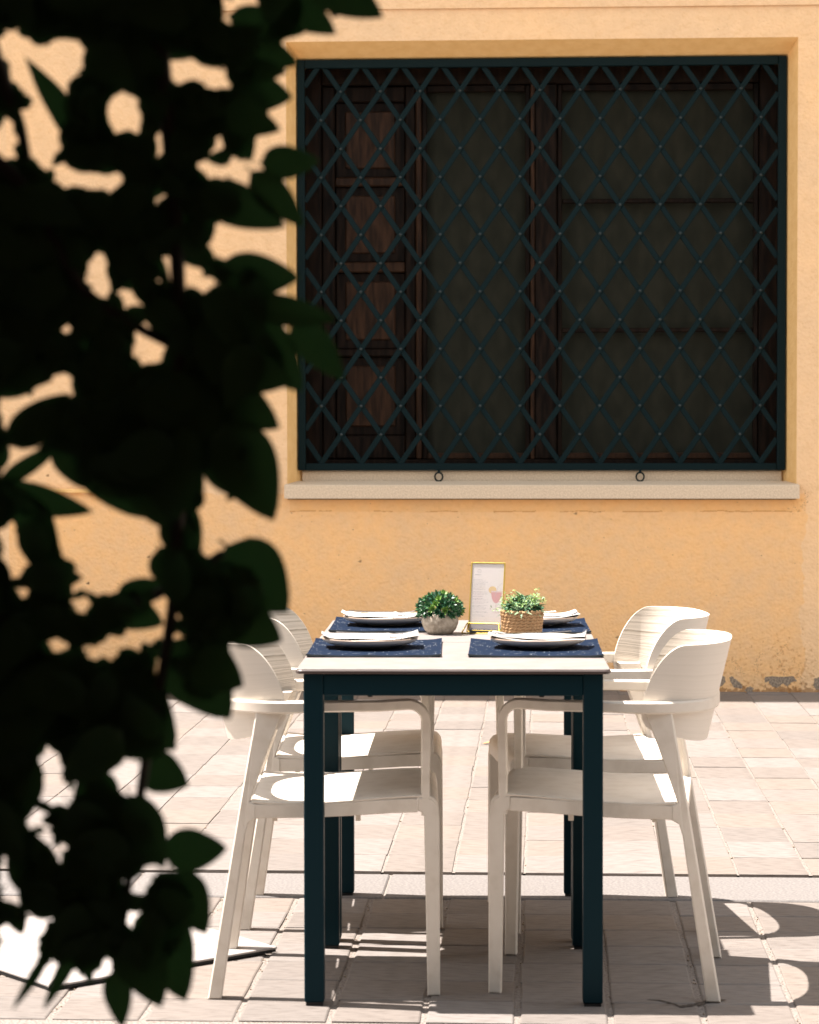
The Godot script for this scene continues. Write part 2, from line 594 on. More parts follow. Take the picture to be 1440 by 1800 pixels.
	# chips and fly specks, a good many near the ground
	for i in 520:
		var x := r.randf_range(-2.3, 1.9)
		var y := pow(r.randf(), 2.6) * 1.1 if i > 90 else r.randf_range(0.0, 3.6)
		if i > 90 and big.get_noise_2d(x * 1.6, y * 3.0) < -0.02:
			continue
		var q := Vector2i(int((x + 2.4) / 4.4 * n), int((3.9 - y) / 4.4 * n))
		var k := r.randf()
		var w := 1 if k < 0.6 else (2 if k < 0.9 else 4)
		var ink := lin(0.36, 0.22, 0.11) if r.randf() < 0.6 else lin(0.20, 0.125, 0.07)
		im.fill_rect(Rect2i(q.x, q.y, w, maxi(1, w - 1)), ink)
		if w > 2:
			im.fill_rect(Rect2i(q.x + 1, q.y - 1, w - 1, w), ink)
			im.fill_rect(Rect2i(q.x - 2, q.y + 1, 3, 1), ink)
	return ImageTexture.create_from_image(im)

# fine lines combed along the inner face of a chair back
func combed_texture(strength: float) -> ImageTexture:
	var w := 256
	var h := 512
	var data := PackedByteArray()
	data.resize(w * h * 3)
	var r := RandomNumberGenerator.new()
	r.seed = 77
	var nz := FastNoiseLite.new()
	nz.seed = 21
	nz.frequency = 0.02
	var line := PackedFloat32Array()
	for y in h:
		line.append(r.randf())
	for y in h:
		for x in w:
			var wave := int(y + 3.0 * nz.get_noise_2d(x * 0.6, y * 0.2)) % h
			var v := line[((wave + h) % h) / 2]
			var brk := nz.get_noise_2d(x * 0.8, y * 9.0)
			var k := 1.0
			if v > 0.50: k = 0.80
			if v > 0.72: k = 0.60
			if v > 0.90: k = 0.42
			k = 1.0 - strength * (1.0 - lerpf(k, 1.0, clampf(0.12 + 0.8 * brk, 0.0, 0.7)))
			set_rgb(data, y * w + x, lin(0.72 * k, 0.665 * pow(k, 1.10), 0.59 * pow(k, 1.25)))
	return bytes_texture(w, h, data)

func weave_texture() -> ImageTexture:
	var w := 512
	var h := 700
	var data := PackedByteArray()
	data.resize(w * h * 3)
	var r := RandomNumberGenerator.new()
	r.seed = 12
	var base := [Vector3(0.0055, 0.0115, 0.026), Vector3(0.0085, 0.0165, 0.036), Vector3(0.013, 0.023, 0.047)]
	for y in h:
		for x in w:
			var c: Vector3 = base[((x / 2) + (y / 2)) % 2 + (1 if r.randf() > 0.8 else 0)]
			c *= 0.85 + 0.3 * r.randf()
			set_rgb(data, y * w + x, lin(c.x, c.y, c.z))
	for k in 230:
		var x := r.randi_range(0, w - 1)
		var y := r.randi_range(0, h - 30)
		var across := r.randf() < 0.5
		for i in r.randi_range(4, 22):
			var px := (x + i) % w if across else x
			var py := y if across else y + i
			set_rgb(data, py * w + px, lin(0.30, 0.32, 0.34))
			if across and py + 1 < h:
				set_rgb(data, (py + 1) * w + px, lin(0.36, 0.38, 0.39))
			elif not across and px + 1 < w:
				set_rgb(data, py * w + px + 1, lin(0.36, 0.38, 0.39))
	return bytes_texture(w, h, data)

# white paper with small blue-black marks near the edges, or with a few long drawn lines
func napkin_texture(lines: bool) -> ImageTexture:
	var w := 512
	var h := 320
	var im := Image.create(w, h, false, Image.FORMAT_RGB8)
	im.fill(lin(0.58, 0.555, 0.53))
	var r := RandomNumberGenerator.new()
	r.seed = 5 if lines else 6
	var ink := lin(0.012, 0.014, 0.024)
	if lines:
		for k in 7:
			var y0 := r.randf_range(20, h - 20)
			var y1 := r.randf_range(20, h - 20)
			var bow := r.randf_range(-70, 70)
			for x in w:
				var t := float(x) / w
				var y := int(lerpf(y0, y1, t) + bow * sin(t * PI * r.randf_range(0.995, 1.005)))
				if y > 2 and y < h - 22:
					im.fill_rect(Rect2i(x, y, 1, 20), ink)
	else:
		for row in [40, 130, 225]:
			var x := r.randi_range(10, 60)
			while x < w - 20:
				var lw := r.randi_range(4, 14)
				if r.randf() < 0.75:
					im.fill_rect(Rect2i(x, row + r.randi_range(-7, 7), lw, r.randi_range(16, 34)), ink)
					im.fill_rect(Rect2i(x + r.randi_range(0, lw), row + r.randi_range(-20, 5), r.randi_range(3, 6), r.randi_range(40, 75)), ink)
				x += lw + r.randi_range(6, 34)
	return ImageTexture.create_from_image(im)

# the drinks card: a small heading, lines of small print on the left, a pink drink with an orange slice on the right, a grey band at the foot
func menu_texture() -> ImageTexture:
	var w := 360
	var h := 800
	var im := Image.create(w, h, false, Image.FORMAT_RGB8)
	im.fill(lin(0.86, 0.82, 0.81))
	var r := RandomNumberGenerator.new()
	r.seed = 9
	var ink := lin(0.20, 0.21, 0.24)
	var soft := lin(0.40, 0.39, 0.40)
	# heading: an open looped flourish and a word-like row of strokes
	for k in 60:
		var a := k / 60.0 * TAU * 1.4
		im.fill_rect(Rect2i(int(62 + k * 0.55 + 14 * cos(a)), int(88 + 18 * sin(a)), 3, 3), soft)
	for k in 12:
		im.fill_rect(Rect2i(34 + k * 6, 134, 4, 4 + (k * 7) % 5), ink)
	var y := 196
	while y < 650:
		var x := 20
		var far := r.randi_range(130, 200)
		while x < far:
			var lw := r.randi_range(6, 24)
			im.fill_rect(Rect2i(x, y, lw, 3), ink if r.randf() < 0.4 else soft)
			x += lw + 5
		y += 15 if r.randf() < 0.75 else 27
	# orange slice
	for iy in 100:
		for ix in 100:
			var dx := ix - 50.0
			var dy := iy - 50.0
			var d := sqrt(dx * dx + dy * dy)
			if d < 44.0:
				im.set_pixel(190 + ix, 270 + iy, lin(0.80, 0.55, 0.20) if d > 37.0 or absf(fmod(atan2(dy, dx) + PI, PI / 4.0)) < 0.09 else lin(0.80, 0.60, 0.30))
	# glass with a pink drink: bowl, stem, foot, straw
	for iy in 150:
		var t := iy / 150.0
		var half := int(62.0 * sqrt(maxf(0.0, 1.0 - pow(t, 2.2))))
		im.fill_rect(Rect2i(288 - half, 330 + iy, half * 2, 1), lin(0.74, 0.38, 0.40) if t > 0.12 else lin(0.78, 0.62, 0.62))
	im.fill_rect(Rect2i(285, 478, 6, 120), lin(0.70, 0.55, 0.56))
	im.fill_rect(Rect2i(250, 596, 76, 6), lin(0.70, 0.55, 0.56))
	for k in 170:
		im.fill_rect(Rect2i(int(270 + k * 0.25 + (maxf(0.0, k - 120) * 0.7)), 400 - k, 4, 2), lin(0.55, 0.50, 0.55))
	im.fill_rect(Rect2i(0, 742, w, 58), lin(0.50, 0.49, 0.53))
	return ImageTexture.create_from_image(im)

# ---------------------------------------------------------------- setting

# one tile with chamfered rim; its top at y = 0, middle at the origin
func tile_mesh(w: float, d: float, seed_: int, ch := 0.0045, drop := 0.0035) -> ArrayMesh:
	var r := RandomNumberGenerator.new()
	r.seed = seed_
	var st := begin()
	var a := w * 0.5
	var b := d * 0.5
	var base := []
	var ring := []
	# eight points round the rim so that edges are not dead straight
	for p in [Vector2(-a, -b), Vector2(0, -b), Vector2(a, -b), Vector2(a, 0), Vector2(a, b), Vector2(0, b), Vector2(-a, b), Vector2(-a, 0)]:
		var j := Vector2(r.randf_range(-0.0012, 0.0012), r.randf_range(-0.0012, 0.0012))
		var q: Vector2 = p + j
		base.append(q)
		var s := q * Vector2(1.0 - ch / a, 1.0 - ch / b)
		ring.append(Vector3(s.x, r.randf_range(-0.0006, 0.0), s.y))
	for i in 8:
		var k := (i + 1) % 8
		var o0 := Vector3(base[i].x, -drop, base[i].y)
		var o1 := Vector3(base[k].x, -drop, base[k].y)
		quad(st, ring[i], ring[k], o1, o0)
		quad(st, o0, o1, o1 + Vector3.DOWN * 0.02, o0 + Vector3.DOWN * 0.02)
		tri(st, Vector3.ZERO, ring[k], ring[i])
	return bake(st)

func ground() -> void:
	var st := begin()
	var y := -0.0048
	quad(st, Vector3(-60, y, 60), Vector3(60, y, 60), Vector3(60, y, -60), Vector3(-60, y, -60))
	var pave := obj("pavement", st, M.mortar)
	tag(pave, "sandy bedding of the tiled courtyard pavement", "", "", "structure")
	# clay tiles: where they lie, nearest the table first
	var spots := []
	var nx := 0.197
	for iz in range(-3, 7):
		var zc := -1.295 + 0.2 * 0.5 + 0.2025 * iz + 0.005
		for ix in range(-14, 15):
			spots.append([-0.166 + 0.205 * ix, zc, 0])
	for iz in 18:
		var zc := -1.672 - 0.14 - 0.281 * iz
		for ix in range(-16, 16):
			spots.append([-0.163 + 0.205 * ix, zc, 1])
	spots = spots.filter(func(s): return s[1] < -1.68 or s[1] > -1.29)
	spots = spots.filter(func(s): return s[1] > -6.7)
	var seen := func(s) -> bool:
		var d: float = 5.553 - s[1]
		return absf(s[0] - 0.2021 + 0.0536 * d) < d * 0.175 and d > 5.2
	var inside := spots.filter(seen)
	var outside := spots.filter(func(s): return not seen.call(s))
	inside.sort_custom(func(a, b): return a[1] > b[1])
	var small := []
	var large := []
	for k in 4:
		small.append(tile_mesh(0.1895, 0.1990, 100 + k, 0.0035, 0.0022))
		large.append(tile_mesh(0.1965, 0.2795, 200 + k, 0.0022, 0.0010))
	var fill := begin()
	quad(fill, Vector3(-14, 0.0025, -1.672), Vector3(14, 0.0025, -1.672), Vector3(14, 0.0025, -6.6), Vector3(-14, 0.0025, -6.6))
	obj("joint_filling", fill, M.mortar, pave)
	var stuff := {}
	var r := RandomNumberGenerator.new()
	r.seed = 400
	var n := 0
	for s in inside + outside:
		var meshes: Array = large if s[2] else small
		var me: ArrayMesh = meshes[r.randi_range(0, 3)]
		var mi := r.randi_range(0, 5)
		var lift := 0.006 if s[2] else 0.0
		var at := Transform3D(Basis.from_euler(Vector3(r.randf_range(-0.004, 0.004), (PI if r.randf() < 0.5 else 0.0) + r.randf_range(-0.006, 0.006), r.randf_range(-0.004, 0.004))), Vector3(s[0] + r.randf_range(-0.002, 0.002), lift + r.randf_range(-0.0012, 0.0012), s[1]))
		if n < 300:
			put("paving_tile", me, M.tiles[mi], pave, at)
		else:
			if not stuff.has(mi):
				stuff[mi] = begin()
			stuff[mi].append_from(me, 0, at)
		n += 1
	var rest := ArrayMesh.new()
	var k := 0
	for mi in stuff:
		stuff[mi].commit(rest)
		rest.surface_set_material(k, M.tiles[mi])
		k += 1
	var o := put("farther_paving_tiles", rest, null, pave)
	o.set_meta("kind", "stuff")
	# a band of kerb slabs crosses the paving behind the tables
	var x := -3.6
	var kerb := 0
	while x < 3.4:
		var w := 0.72 + 0.16 * (kerb % 3)
		var b := begin()
		box(b, Vector3(x + w * 0.5, -0.014, -1.478), Vector3(w - 0.006, 0.03, 0.352), 0.004)
		obj("kerb_slab", b, M.kerb, pave)
		x += w
		kerb += 1

# wall with the window opening left in it; plain plaster reveals splayed back from the face
func building() -> void:
	var xl := -1.040
	var xr := 1.4055
	var yt := 3.130
	var yb := 0.93
	var st := begin()
	var face := func(x0: float, x1: float, y0: float, y1: float, z: float) -> void:
		var u := func(x: float, y: float) -> Vector2: return Vector2((x + 2.4) / 4.4, (3.9 - y) / 4.4)
		quad(st, Vector3(x0, y0, z), Vector3(x1, y0, z), Vector3(x1, y1, z), Vector3(x0, y1, z), [u.call(x0, y0), u.call(x1, y0), u.call(x1, y1), u.call(x0, y1)])
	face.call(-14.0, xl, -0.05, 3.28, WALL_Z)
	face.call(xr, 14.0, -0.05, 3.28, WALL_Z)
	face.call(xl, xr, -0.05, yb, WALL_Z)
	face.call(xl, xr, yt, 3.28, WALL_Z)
	# the storey above stands a finger proud
	face.call(-14.0, 14.0, 3.28, 7.2, WALL_Z + 0.012)
	quad(st, Vector3(-14, 3.28, WALL_Z), Vector3(14, 3.28, WALL_Z), Vector3(14, 3.28, WALL_Z + 0.012), Vector3(-14, 3.28, WALL_Z + 0.012))
	# top, ends and back
	var zb := WALL_Z - 3.0
	quad(st, Vector3(-14, 7.2, WALL_Z + 0.012), Vector3(14, 7.2, WALL_Z + 0.012), Vector3(14, 7.2, zb), Vector3(-14, 7.2, zb))
	quad(st, Vector3(14, -0.05, zb), Vector3(-14, -0.05, zb), Vector3(-14, 7.2, zb), Vector3(14, 7.2, zb))
	quad(st, Vector3(14, -0.05, WALL_Z), Vector3(14, -0.05, zb), Vector3(14, 7.2, zb), Vector3(14, 7.2, WALL_Z))
	quad(st, Vector3(-14, -0.05, zb), Vector3(-14, -0.05, WALL_Z), Vector3(-14, 7.2, WALL_Z), Vector3(-14, 7.2, zb))
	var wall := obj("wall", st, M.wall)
	wall.set_meta("kind", "structure")
	tag(wall, "long ochre stucco wall behind the tables, paint flaking at its foot", "wall")
	# reveals
	var z1 := WALL_Z - 0.152
	var z2 := WALL_Z - 0.40
	var il := -1.003
	var ir := 1.368
	var it := 3.064
	var rv := begin()
	quad(rv, Vector3(xl, yb, WALL_Z), Vector3(il, yb, z1), Vector3(il, it, z1), Vector3(xl, yt, WALL_Z))
	quad(rv, Vector3(ir, yb, z1), Vector3(xr, yb, WALL_Z), Vector3(xr, yt, WALL_Z), Vector3(ir, it, z1))
	quad(rv, Vector3(il, it, z1), Vector3(ir, it, z1), Vector3(xr, yt, WALL_Z), Vector3(xl, yt, WALL_Z))
	var jl := -0.985
	var jr := 1.352
	var jt := 3.05
	for q in [[il, jl, 1.0], [ir, jr, -1.0]]:
		var a := Vector3(q[0], yb, z1)
		var b := Vector3(q[1], yb, z1 - 0.03)
		var c := Vector3(q[1], yb, z2)
		var up := Vector3.UP * (it - yb)
		if q[2] > 0:
			quad(rv, a, b, b + up, a + up)
			quad(rv, b, c, c + up, b + up)
		else:
			quad(rv, b, a, a + up, b + up)
			quad(rv, c, b, b + up, c + up)
	quad(rv, Vector3(jl, jt, z2), Vector3(jr, jt, z2), Vector3(ir, it, z1), Vector3(il, it, z1))
	obj("window_reveal", rv, M.reveal, wall)
	# patches where the paint has come away at the foot
	var r := RandomNumberGenerator.new()
	r.seed = 33
	var shapes := [[[-0.042, 0.020], [-0.036, 0.052], [-0.014, 0.058], [0.030, 0.052], [0.036, 0.030], [0.022, 0.004], [-0.010, -0.008], [-0.026, 0.002]], [[-0.030, 0.046], [-0.018, 0.054], [0.006, 0.040], [0.036, 0.012], [0.030, -0.004], [0.000, -0.002], [-0.018, 0.016]], [[-0.020, 0.0], [-0.014, 0.016], [0.004, 0.022], [0.020, 0.014], [0.014, -0.006], [-0.010, -0.010]], [[-0.075, 0.055], [0.060, 0.060], [0.078, 0.036], [0.050, 0.030], [0.030, 0.004], [0.012, 0.026], [-0.020, 0.002], [-0.044, 0.010], [-0.058, 0.034], [-0.080, 0.030]], [[-0.07, 0.0], [-0.03, 0.014], [0.02, 0.010], [0.07, 0.016], [0.06, -0.006], [-0.05, -0.008]]]
	for p in [[1.035, 0.030, 0], [1.118, 0.026, 1], [1.185, 0.012, 2], [1.335, 0.024, 3], [1.53, 0.02, 0], [0.93, 0.004, 4], [-0.75, 0.004, 4], [-1.3, 0.02, 0], [0.50, 0.004, 4], [0.10, 0.004, 4]]:
		var b := begin()
		var rim := []
		var raw: Array = shapes[p[2]]
		for i in raw.size():
			var a := Vector2(raw[i][0], raw[i][1])
			var c := Vector2(raw[(i + 1) % raw.size()][0], raw[(i + 1) % raw.size()][1])
			for k in 4:
				var m := a.lerp(c, k / 4.0) + Vector2(r.randf_range(-0.003, 0.003), r.randf_range(-0.003, 0.003))
				rim.append(Vector2(p[0] + m.x, maxf(-0.004, p[1] + m.y)))
		var idx := Geometry2D.triangulate_polygon(PackedVector2Array(rim))
		for k in range(0, idx.size(), 3):
			var u: Vector2 = rim[idx[k]]
			var v: Vector2 = rim[idx[k + 1]]
			var w: Vector2 = rim[idx[k + 2]]
			if (v - u).cross(w - u) < 0:
				var x := v
				v = w
				w = x
			tri(b, Vector3(u.x, u.y, WALL_Z + 0.001), Vector3(v.x, v.y, WALL_Z + 0.001), Vector3(w.x, w.y, WALL_Z + 0.001))
		obj("bare_patch", b, M.bare, wall)
	# a plain moulding at sill height farther along the wall
	var l := begin()
	box(l, Vector3(-2.55, 0.972, WALL_Z + 0.012), Vector3(1.3, 0.02, 0.03), 0.004)
	obj("ledge", l, M.reveal, wall)
	# stone sill
	var s := begin()
	var zf := WALL_Z + 0.055
	var sl := -1.050
	var sr := 1.416
	slab(s, [Vector2(0, 0.936), Vector2(0, 0.998), Vector2(0.004, 1.002), Vector2(0.20, 1.016), Vector2(0.20, 0.936)], sr - sl, func(_p): return 0.0, 0.003)
	var sill := obj("window_sill", s, M.sill, wall, Transform3D(Basis(Vector3(0, 0, -1), Vector3.UP, Vector3(1, 0, 0)), Vector3((sl + sr) * 0.5, 0, zf)))
	var u := begin()
	box(u, Vector3((jl + jr) * 0.5, 1.035, WALL_Z - 0.21), Vector3(jr - jl - 0.002, 0.062, 0.10), 0.004)
	obj("sill_upstand", u, M.sill, wall)

func window() -> void:
	var z := -6.93
	var w := thing("window", Vector3(0, 0, 0))
	tag(w, "dark wooden window behind the iron grille, shutter on its left", "window")
	var bar := func(called: String, x0: float, x1: float, y0: float, y1: float, zc: float, d: float, m: Material, ch := 0.006) -> void:
		var st := begin()
		box(st, Vector3((x0 + x1) * 0.5, (y0 + y1) * 0.5, zc), Vector3(x1 - x0, y1 - y0, d), ch)
		obj(called, st, m, w)
	# fixed frame
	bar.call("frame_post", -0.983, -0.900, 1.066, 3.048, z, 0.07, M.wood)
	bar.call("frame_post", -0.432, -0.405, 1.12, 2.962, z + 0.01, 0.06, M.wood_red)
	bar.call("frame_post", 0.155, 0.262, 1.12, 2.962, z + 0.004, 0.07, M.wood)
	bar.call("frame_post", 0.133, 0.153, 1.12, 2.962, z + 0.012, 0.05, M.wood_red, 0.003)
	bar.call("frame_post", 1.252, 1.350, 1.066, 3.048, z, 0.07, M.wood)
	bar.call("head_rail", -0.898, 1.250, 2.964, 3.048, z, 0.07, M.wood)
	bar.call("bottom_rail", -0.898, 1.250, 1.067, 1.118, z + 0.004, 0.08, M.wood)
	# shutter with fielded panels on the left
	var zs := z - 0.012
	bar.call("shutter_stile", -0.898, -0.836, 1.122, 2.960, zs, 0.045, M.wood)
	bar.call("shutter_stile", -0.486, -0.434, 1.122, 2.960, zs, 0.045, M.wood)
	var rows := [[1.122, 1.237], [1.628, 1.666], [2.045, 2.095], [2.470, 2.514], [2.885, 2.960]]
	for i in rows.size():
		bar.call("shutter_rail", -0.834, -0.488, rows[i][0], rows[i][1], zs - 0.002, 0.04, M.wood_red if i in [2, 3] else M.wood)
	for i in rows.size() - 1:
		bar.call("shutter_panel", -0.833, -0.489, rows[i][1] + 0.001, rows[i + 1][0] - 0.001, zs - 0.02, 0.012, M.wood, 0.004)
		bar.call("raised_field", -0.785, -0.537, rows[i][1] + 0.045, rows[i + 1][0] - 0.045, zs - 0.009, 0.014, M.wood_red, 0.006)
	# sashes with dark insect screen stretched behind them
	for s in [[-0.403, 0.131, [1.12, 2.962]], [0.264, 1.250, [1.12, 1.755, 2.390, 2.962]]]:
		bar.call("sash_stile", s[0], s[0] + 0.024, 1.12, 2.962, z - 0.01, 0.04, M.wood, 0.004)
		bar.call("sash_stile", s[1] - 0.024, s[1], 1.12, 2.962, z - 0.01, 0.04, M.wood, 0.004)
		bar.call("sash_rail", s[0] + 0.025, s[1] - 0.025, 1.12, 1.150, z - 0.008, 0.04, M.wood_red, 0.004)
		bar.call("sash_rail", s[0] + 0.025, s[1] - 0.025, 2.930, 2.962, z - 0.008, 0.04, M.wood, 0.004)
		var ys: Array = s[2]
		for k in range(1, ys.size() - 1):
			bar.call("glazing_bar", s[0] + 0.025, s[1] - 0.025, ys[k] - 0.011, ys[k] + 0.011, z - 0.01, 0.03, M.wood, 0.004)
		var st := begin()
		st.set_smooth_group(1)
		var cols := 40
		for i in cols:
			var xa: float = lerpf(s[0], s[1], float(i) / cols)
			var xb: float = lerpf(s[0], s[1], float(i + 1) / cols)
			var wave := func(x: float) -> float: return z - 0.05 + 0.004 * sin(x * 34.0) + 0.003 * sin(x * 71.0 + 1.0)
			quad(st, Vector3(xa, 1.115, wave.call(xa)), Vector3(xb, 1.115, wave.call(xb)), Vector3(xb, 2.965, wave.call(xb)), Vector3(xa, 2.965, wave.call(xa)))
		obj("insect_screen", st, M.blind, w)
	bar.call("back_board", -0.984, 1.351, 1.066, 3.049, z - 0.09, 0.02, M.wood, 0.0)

func grille() -> void:
	var g := thing("window_grille", Vector3(0, 0, -6.715))
	tag(g, "dark green iron lattice grille riveted in diamonds over the window", "window grille")
	var x0 := -1.000
	var x1 := 1.365
	var y0 := 1.068
	var y1 := 3.062
	for b in [["frame_bar", x0, x0 + 0.036, y0, y1], ["frame_bar", x1 - 0.040, x1, y0, y1], ["frame_bar", x0 + 0.037, x1 - 0.041, y1 - 0.041, y1], ["frame_bar", x0 + 0.037, x1 - 0.041, y0, y0 + 0.034]]:
		var st := begin()
		box(st, Vector3((b[1] + b[2]) * 0.5, (b[3] + b[4]) * 0.5, 0), Vector3(b[2] - b[1], b[4] - b[3], 0.03), 0.003)
		obj(b[0], st, M.iron, g)
	var px := 0.1935
	var py := 0.2775
	var nx := -0.788
	var ny := 2.908
	var lo := Vector2(x0 + 0.036, y0 + 0.032)
	var hi := Vector2(x1 - 0.040, y1 - 0.038)
	var slope := py / px
	var r := RandomNumberGenerator.new()
	r.seed = 61
	for dir in [1.0, -1.0]:
		for i in range(-16, 24):
			# the line through (nx + i * px, ny)
			var cx := nx + i * px
			var xa := lo.x
			var xb := hi.x
			var ya: float = ny + dir * slope * (xa - cx)
			var yb: float = ny + dir * slope * (xb - cx)
			var p := Vector2(xa, ya)
			var q := Vector2(xb, yb)
			var t0 := 0.0
			var t1 := 1.0
			var d := q - p
			for lim in [[lo.y, hi.y]]:
				var ta: float = (lim[0] - p.y) / d.y
				var tb: float = (lim[1] - p.y) / d.y
				t0 = maxf(t0, minf(ta, tb))
				t1 = minf(t1, maxf(ta, tb))
			if t1 - t0 < 0.012:
				continue
			var a := p + d * t0
			var b := p + d * t1
			var st := begin()
			var zz := 0.004 if dir > 0 else -0.005
			var path := []
			for k in 7:
				var m := a.lerp(b, k / 6.0)
				path.append(Vector3(m.x + r.randf_range(-0.0008, 0.0008), m.y, zz + r.randf_range(-0.0008, 0.0008)))
			sweep(st, path, rect_profile(0.0265, 0.0090, 0.0028), Vector3(0, 0, 1))
			obj("lattice_bar", st, M.iron, g)
	var rivet := begin()
	lathe(rivet, [Vector2(0.0082, 0.0), Vector2(0.0076, 0.0034), Vector2(0.005, 0.0060), Vector2(0.0001, 0.0072)], 12)
	var rm := bake(rivet)
	for j in range(-2, 18):
		for i in range(-3, 26):
			if (i + j) % 2 != 0:
				continue
			var p := Vector2(nx + i * px * 0.5, ny - j * py * 0.5)
			if p.x > lo.x + 0.02 and p.x < hi.x - 0.02 and p.y > lo.y + 0.02 and p.y < hi.y - 0.02:
				put("rivet", rm, M.rivet, g, Transform3D(Basis(Vector3.RIGHT, PI / 2), Vector3(p.x, p.y, 0.0084)))
	for x in [-0.312, 0.665]:
		var st := begin()
		var path := []
		for k in 21:
			var a := TAU * k / 20.0
			path.append(Vector3(x + 0.019 * sin(a), 1.037 + 0.021 * cos(a), 0.022))
		sweep(st, path, round_profile(0.0042, 8), Vector3(0, 0, 1), true, [], false)
		tube(st, [Vector3(x, 1.018, 0.022), Vector3(x, 1.004, 0.022)], 0.004)
		box(st, Vector3(x, 1.062, 0.018), Vector3(0.012, 0.016, 0.012), 0.002)
		obj("ring", st, M.iron, g)

# unseen roof and walls around the viewpoint, added to shade the foreground tree
func added_porch() -> void:
	var p := thing("added_porch", Vector3(0, 0, 0))
	p.set_meta("kind", "structure")
	tag(p, "unseen roof and walls added to shade the foreground tree", "added_porch")
	for b in [["added_porch_roof", Vector3(0, 3.1, 6.1), Vector3(14, 0.2, 6.4)], ["added_porch_back_wall", Vector3(0, 1.5, 9.2), Vector3(13.6, 3.0, 0.2)], ["added_porch_side_wall", Vector3(-6.9, 1.5, 6.1), Vector3(0.2, 3.0, 6.2)], ["added_porch_side_wall", Vector3(6.9, 1.5, 6.1), Vector3(0.2, 3.0, 6.2)]]:
		var st := begin()
		box(st, b[1], b[2], 0.01)
		obj(b[0], st, M.added_porch, p)

# ---------------------------------------------------------------- furniture

func tables() -> void:
	var t := thing("table", on_table(0, 0, -TABLE_DEPTH * 0.5), TABLE_TURN)
	tag(t, "nearer pale-topped square table with dark teal legs, set for two", "table", "pair of square cafe tables pushed together")
	var w := 0.70
	var d := TABLE_DEPTH - 0.006
	# top: a dark core with rounded corners under a pale sheet
	var outline := func(inset: float) -> Array:
		var out := []
		var rad := 0.014
		for c in [[1, 1], [-1, 1], [-1, -1], [1, -1]]:
			var ctr := Vector2(c[0] * (w * 0.5 - rad), c[1] * (d * 0.5 - rad))
			var a0 := Vector2(c[0], c[1]).angle() - PI / 4
			for k in 5:
				out.append(ctr + Vector2.from_angle(a0 + k * PI / 8) * (rad - inset))
		return out
	var flat := Transform3D(Basis(Vector3.RIGHT, -PI / 2), Vector3.ZERO)
	var core := begin()
	slab(core, outline.call(0.0), 0.0095, func(_p): return TABLE_TOP - 0.0015 - 0.00475, 0.0028)
	var top := obj("tabletop", core, M.core, t, flat)
	var sheet := begin()
	slab(sheet, outline.call(0.0024), 0.0015, func(_p): return TABLE_TOP - 0.00075, 0.0006)
	obj("top_sheet", sheet, M.laminate, top)
	var o := 0.017
	var lw := 0.044
	var lx := w * 0.5 - o - lw * 0.5
	var lz := d * 0.5 - o - lw * 0.5
	var yt := TABLE_TOP - 0.011
	var leg := begin()
	box(leg, Vector3(0, (yt - 0.001 + 0.008) * 0.5, 0), Vector3(lw, yt - 0.009, lw), 0.0025)
	var leg_mesh := bake(leg)
	var foot := begin()
	box(foot, Vector3(0, 0.004, 0), Vector3(lw - 0.006, 0.008, lw - 0.006), 0.001)
	var foot_mesh := bake(foot)
	for s in [[-1, 1], [1, 1], [-1, -1], [1, -1]]:
		var l := put("leg", leg_mesh, M.frame, t, Transform3D(Basis.IDENTITY, Vector3(s[0] * lx, 0, s[1] * lz)))
		put("foot_cap", foot_mesh, M.black, l)
	for s in [-1.0, 1.0]:
		var a := begin()
		box(a, Vector3(0, yt - 0.0265, s * (d * 0.5 - o - 0.012)), Vector3(lx * 2 - lw - 0.001, 0.047, 0.022), 0.002)
		obj("apron", a, M.frame, t)
		var b := begin()
		box(b, Vector3(s * (w * 0.5 - o - 0.012), yt - 0.0265, 0), Vector3(0.022, 0.047, lz * 2 - lw - 0.001), 0.002)
		obj("apron", b, M.frame, t)
	for q in [[-0.19, 0.20], [0.2, 0.2], [-0.2, -0.2], [0.2, -0.2]]:
		var b := begin()
		box(b, Vector3(q[0], yt - 0.029, q[1]), Vector3(0.045, 0.058, 0.012), 0.001)
		tube(b, [Vector3(q[0], yt - 0.05, q[1]), Vector3(q[0], yt - 0.066, q[1])], 0.006, 8)
		obj("fixing_bracket", b, M.black, t)
	dup(t, on_table(0.001, 0, -TABLE_DEPTH * 1.5), TABLE_TURN - 0.003, "farther pale-topped square table, with the plants and drinks card on it")

# one armchair, facing +x, middle of its footprint at the origin
func half_width(x: float) -> float:
	return 0.2225 + (0.2565 - x) * 0.060

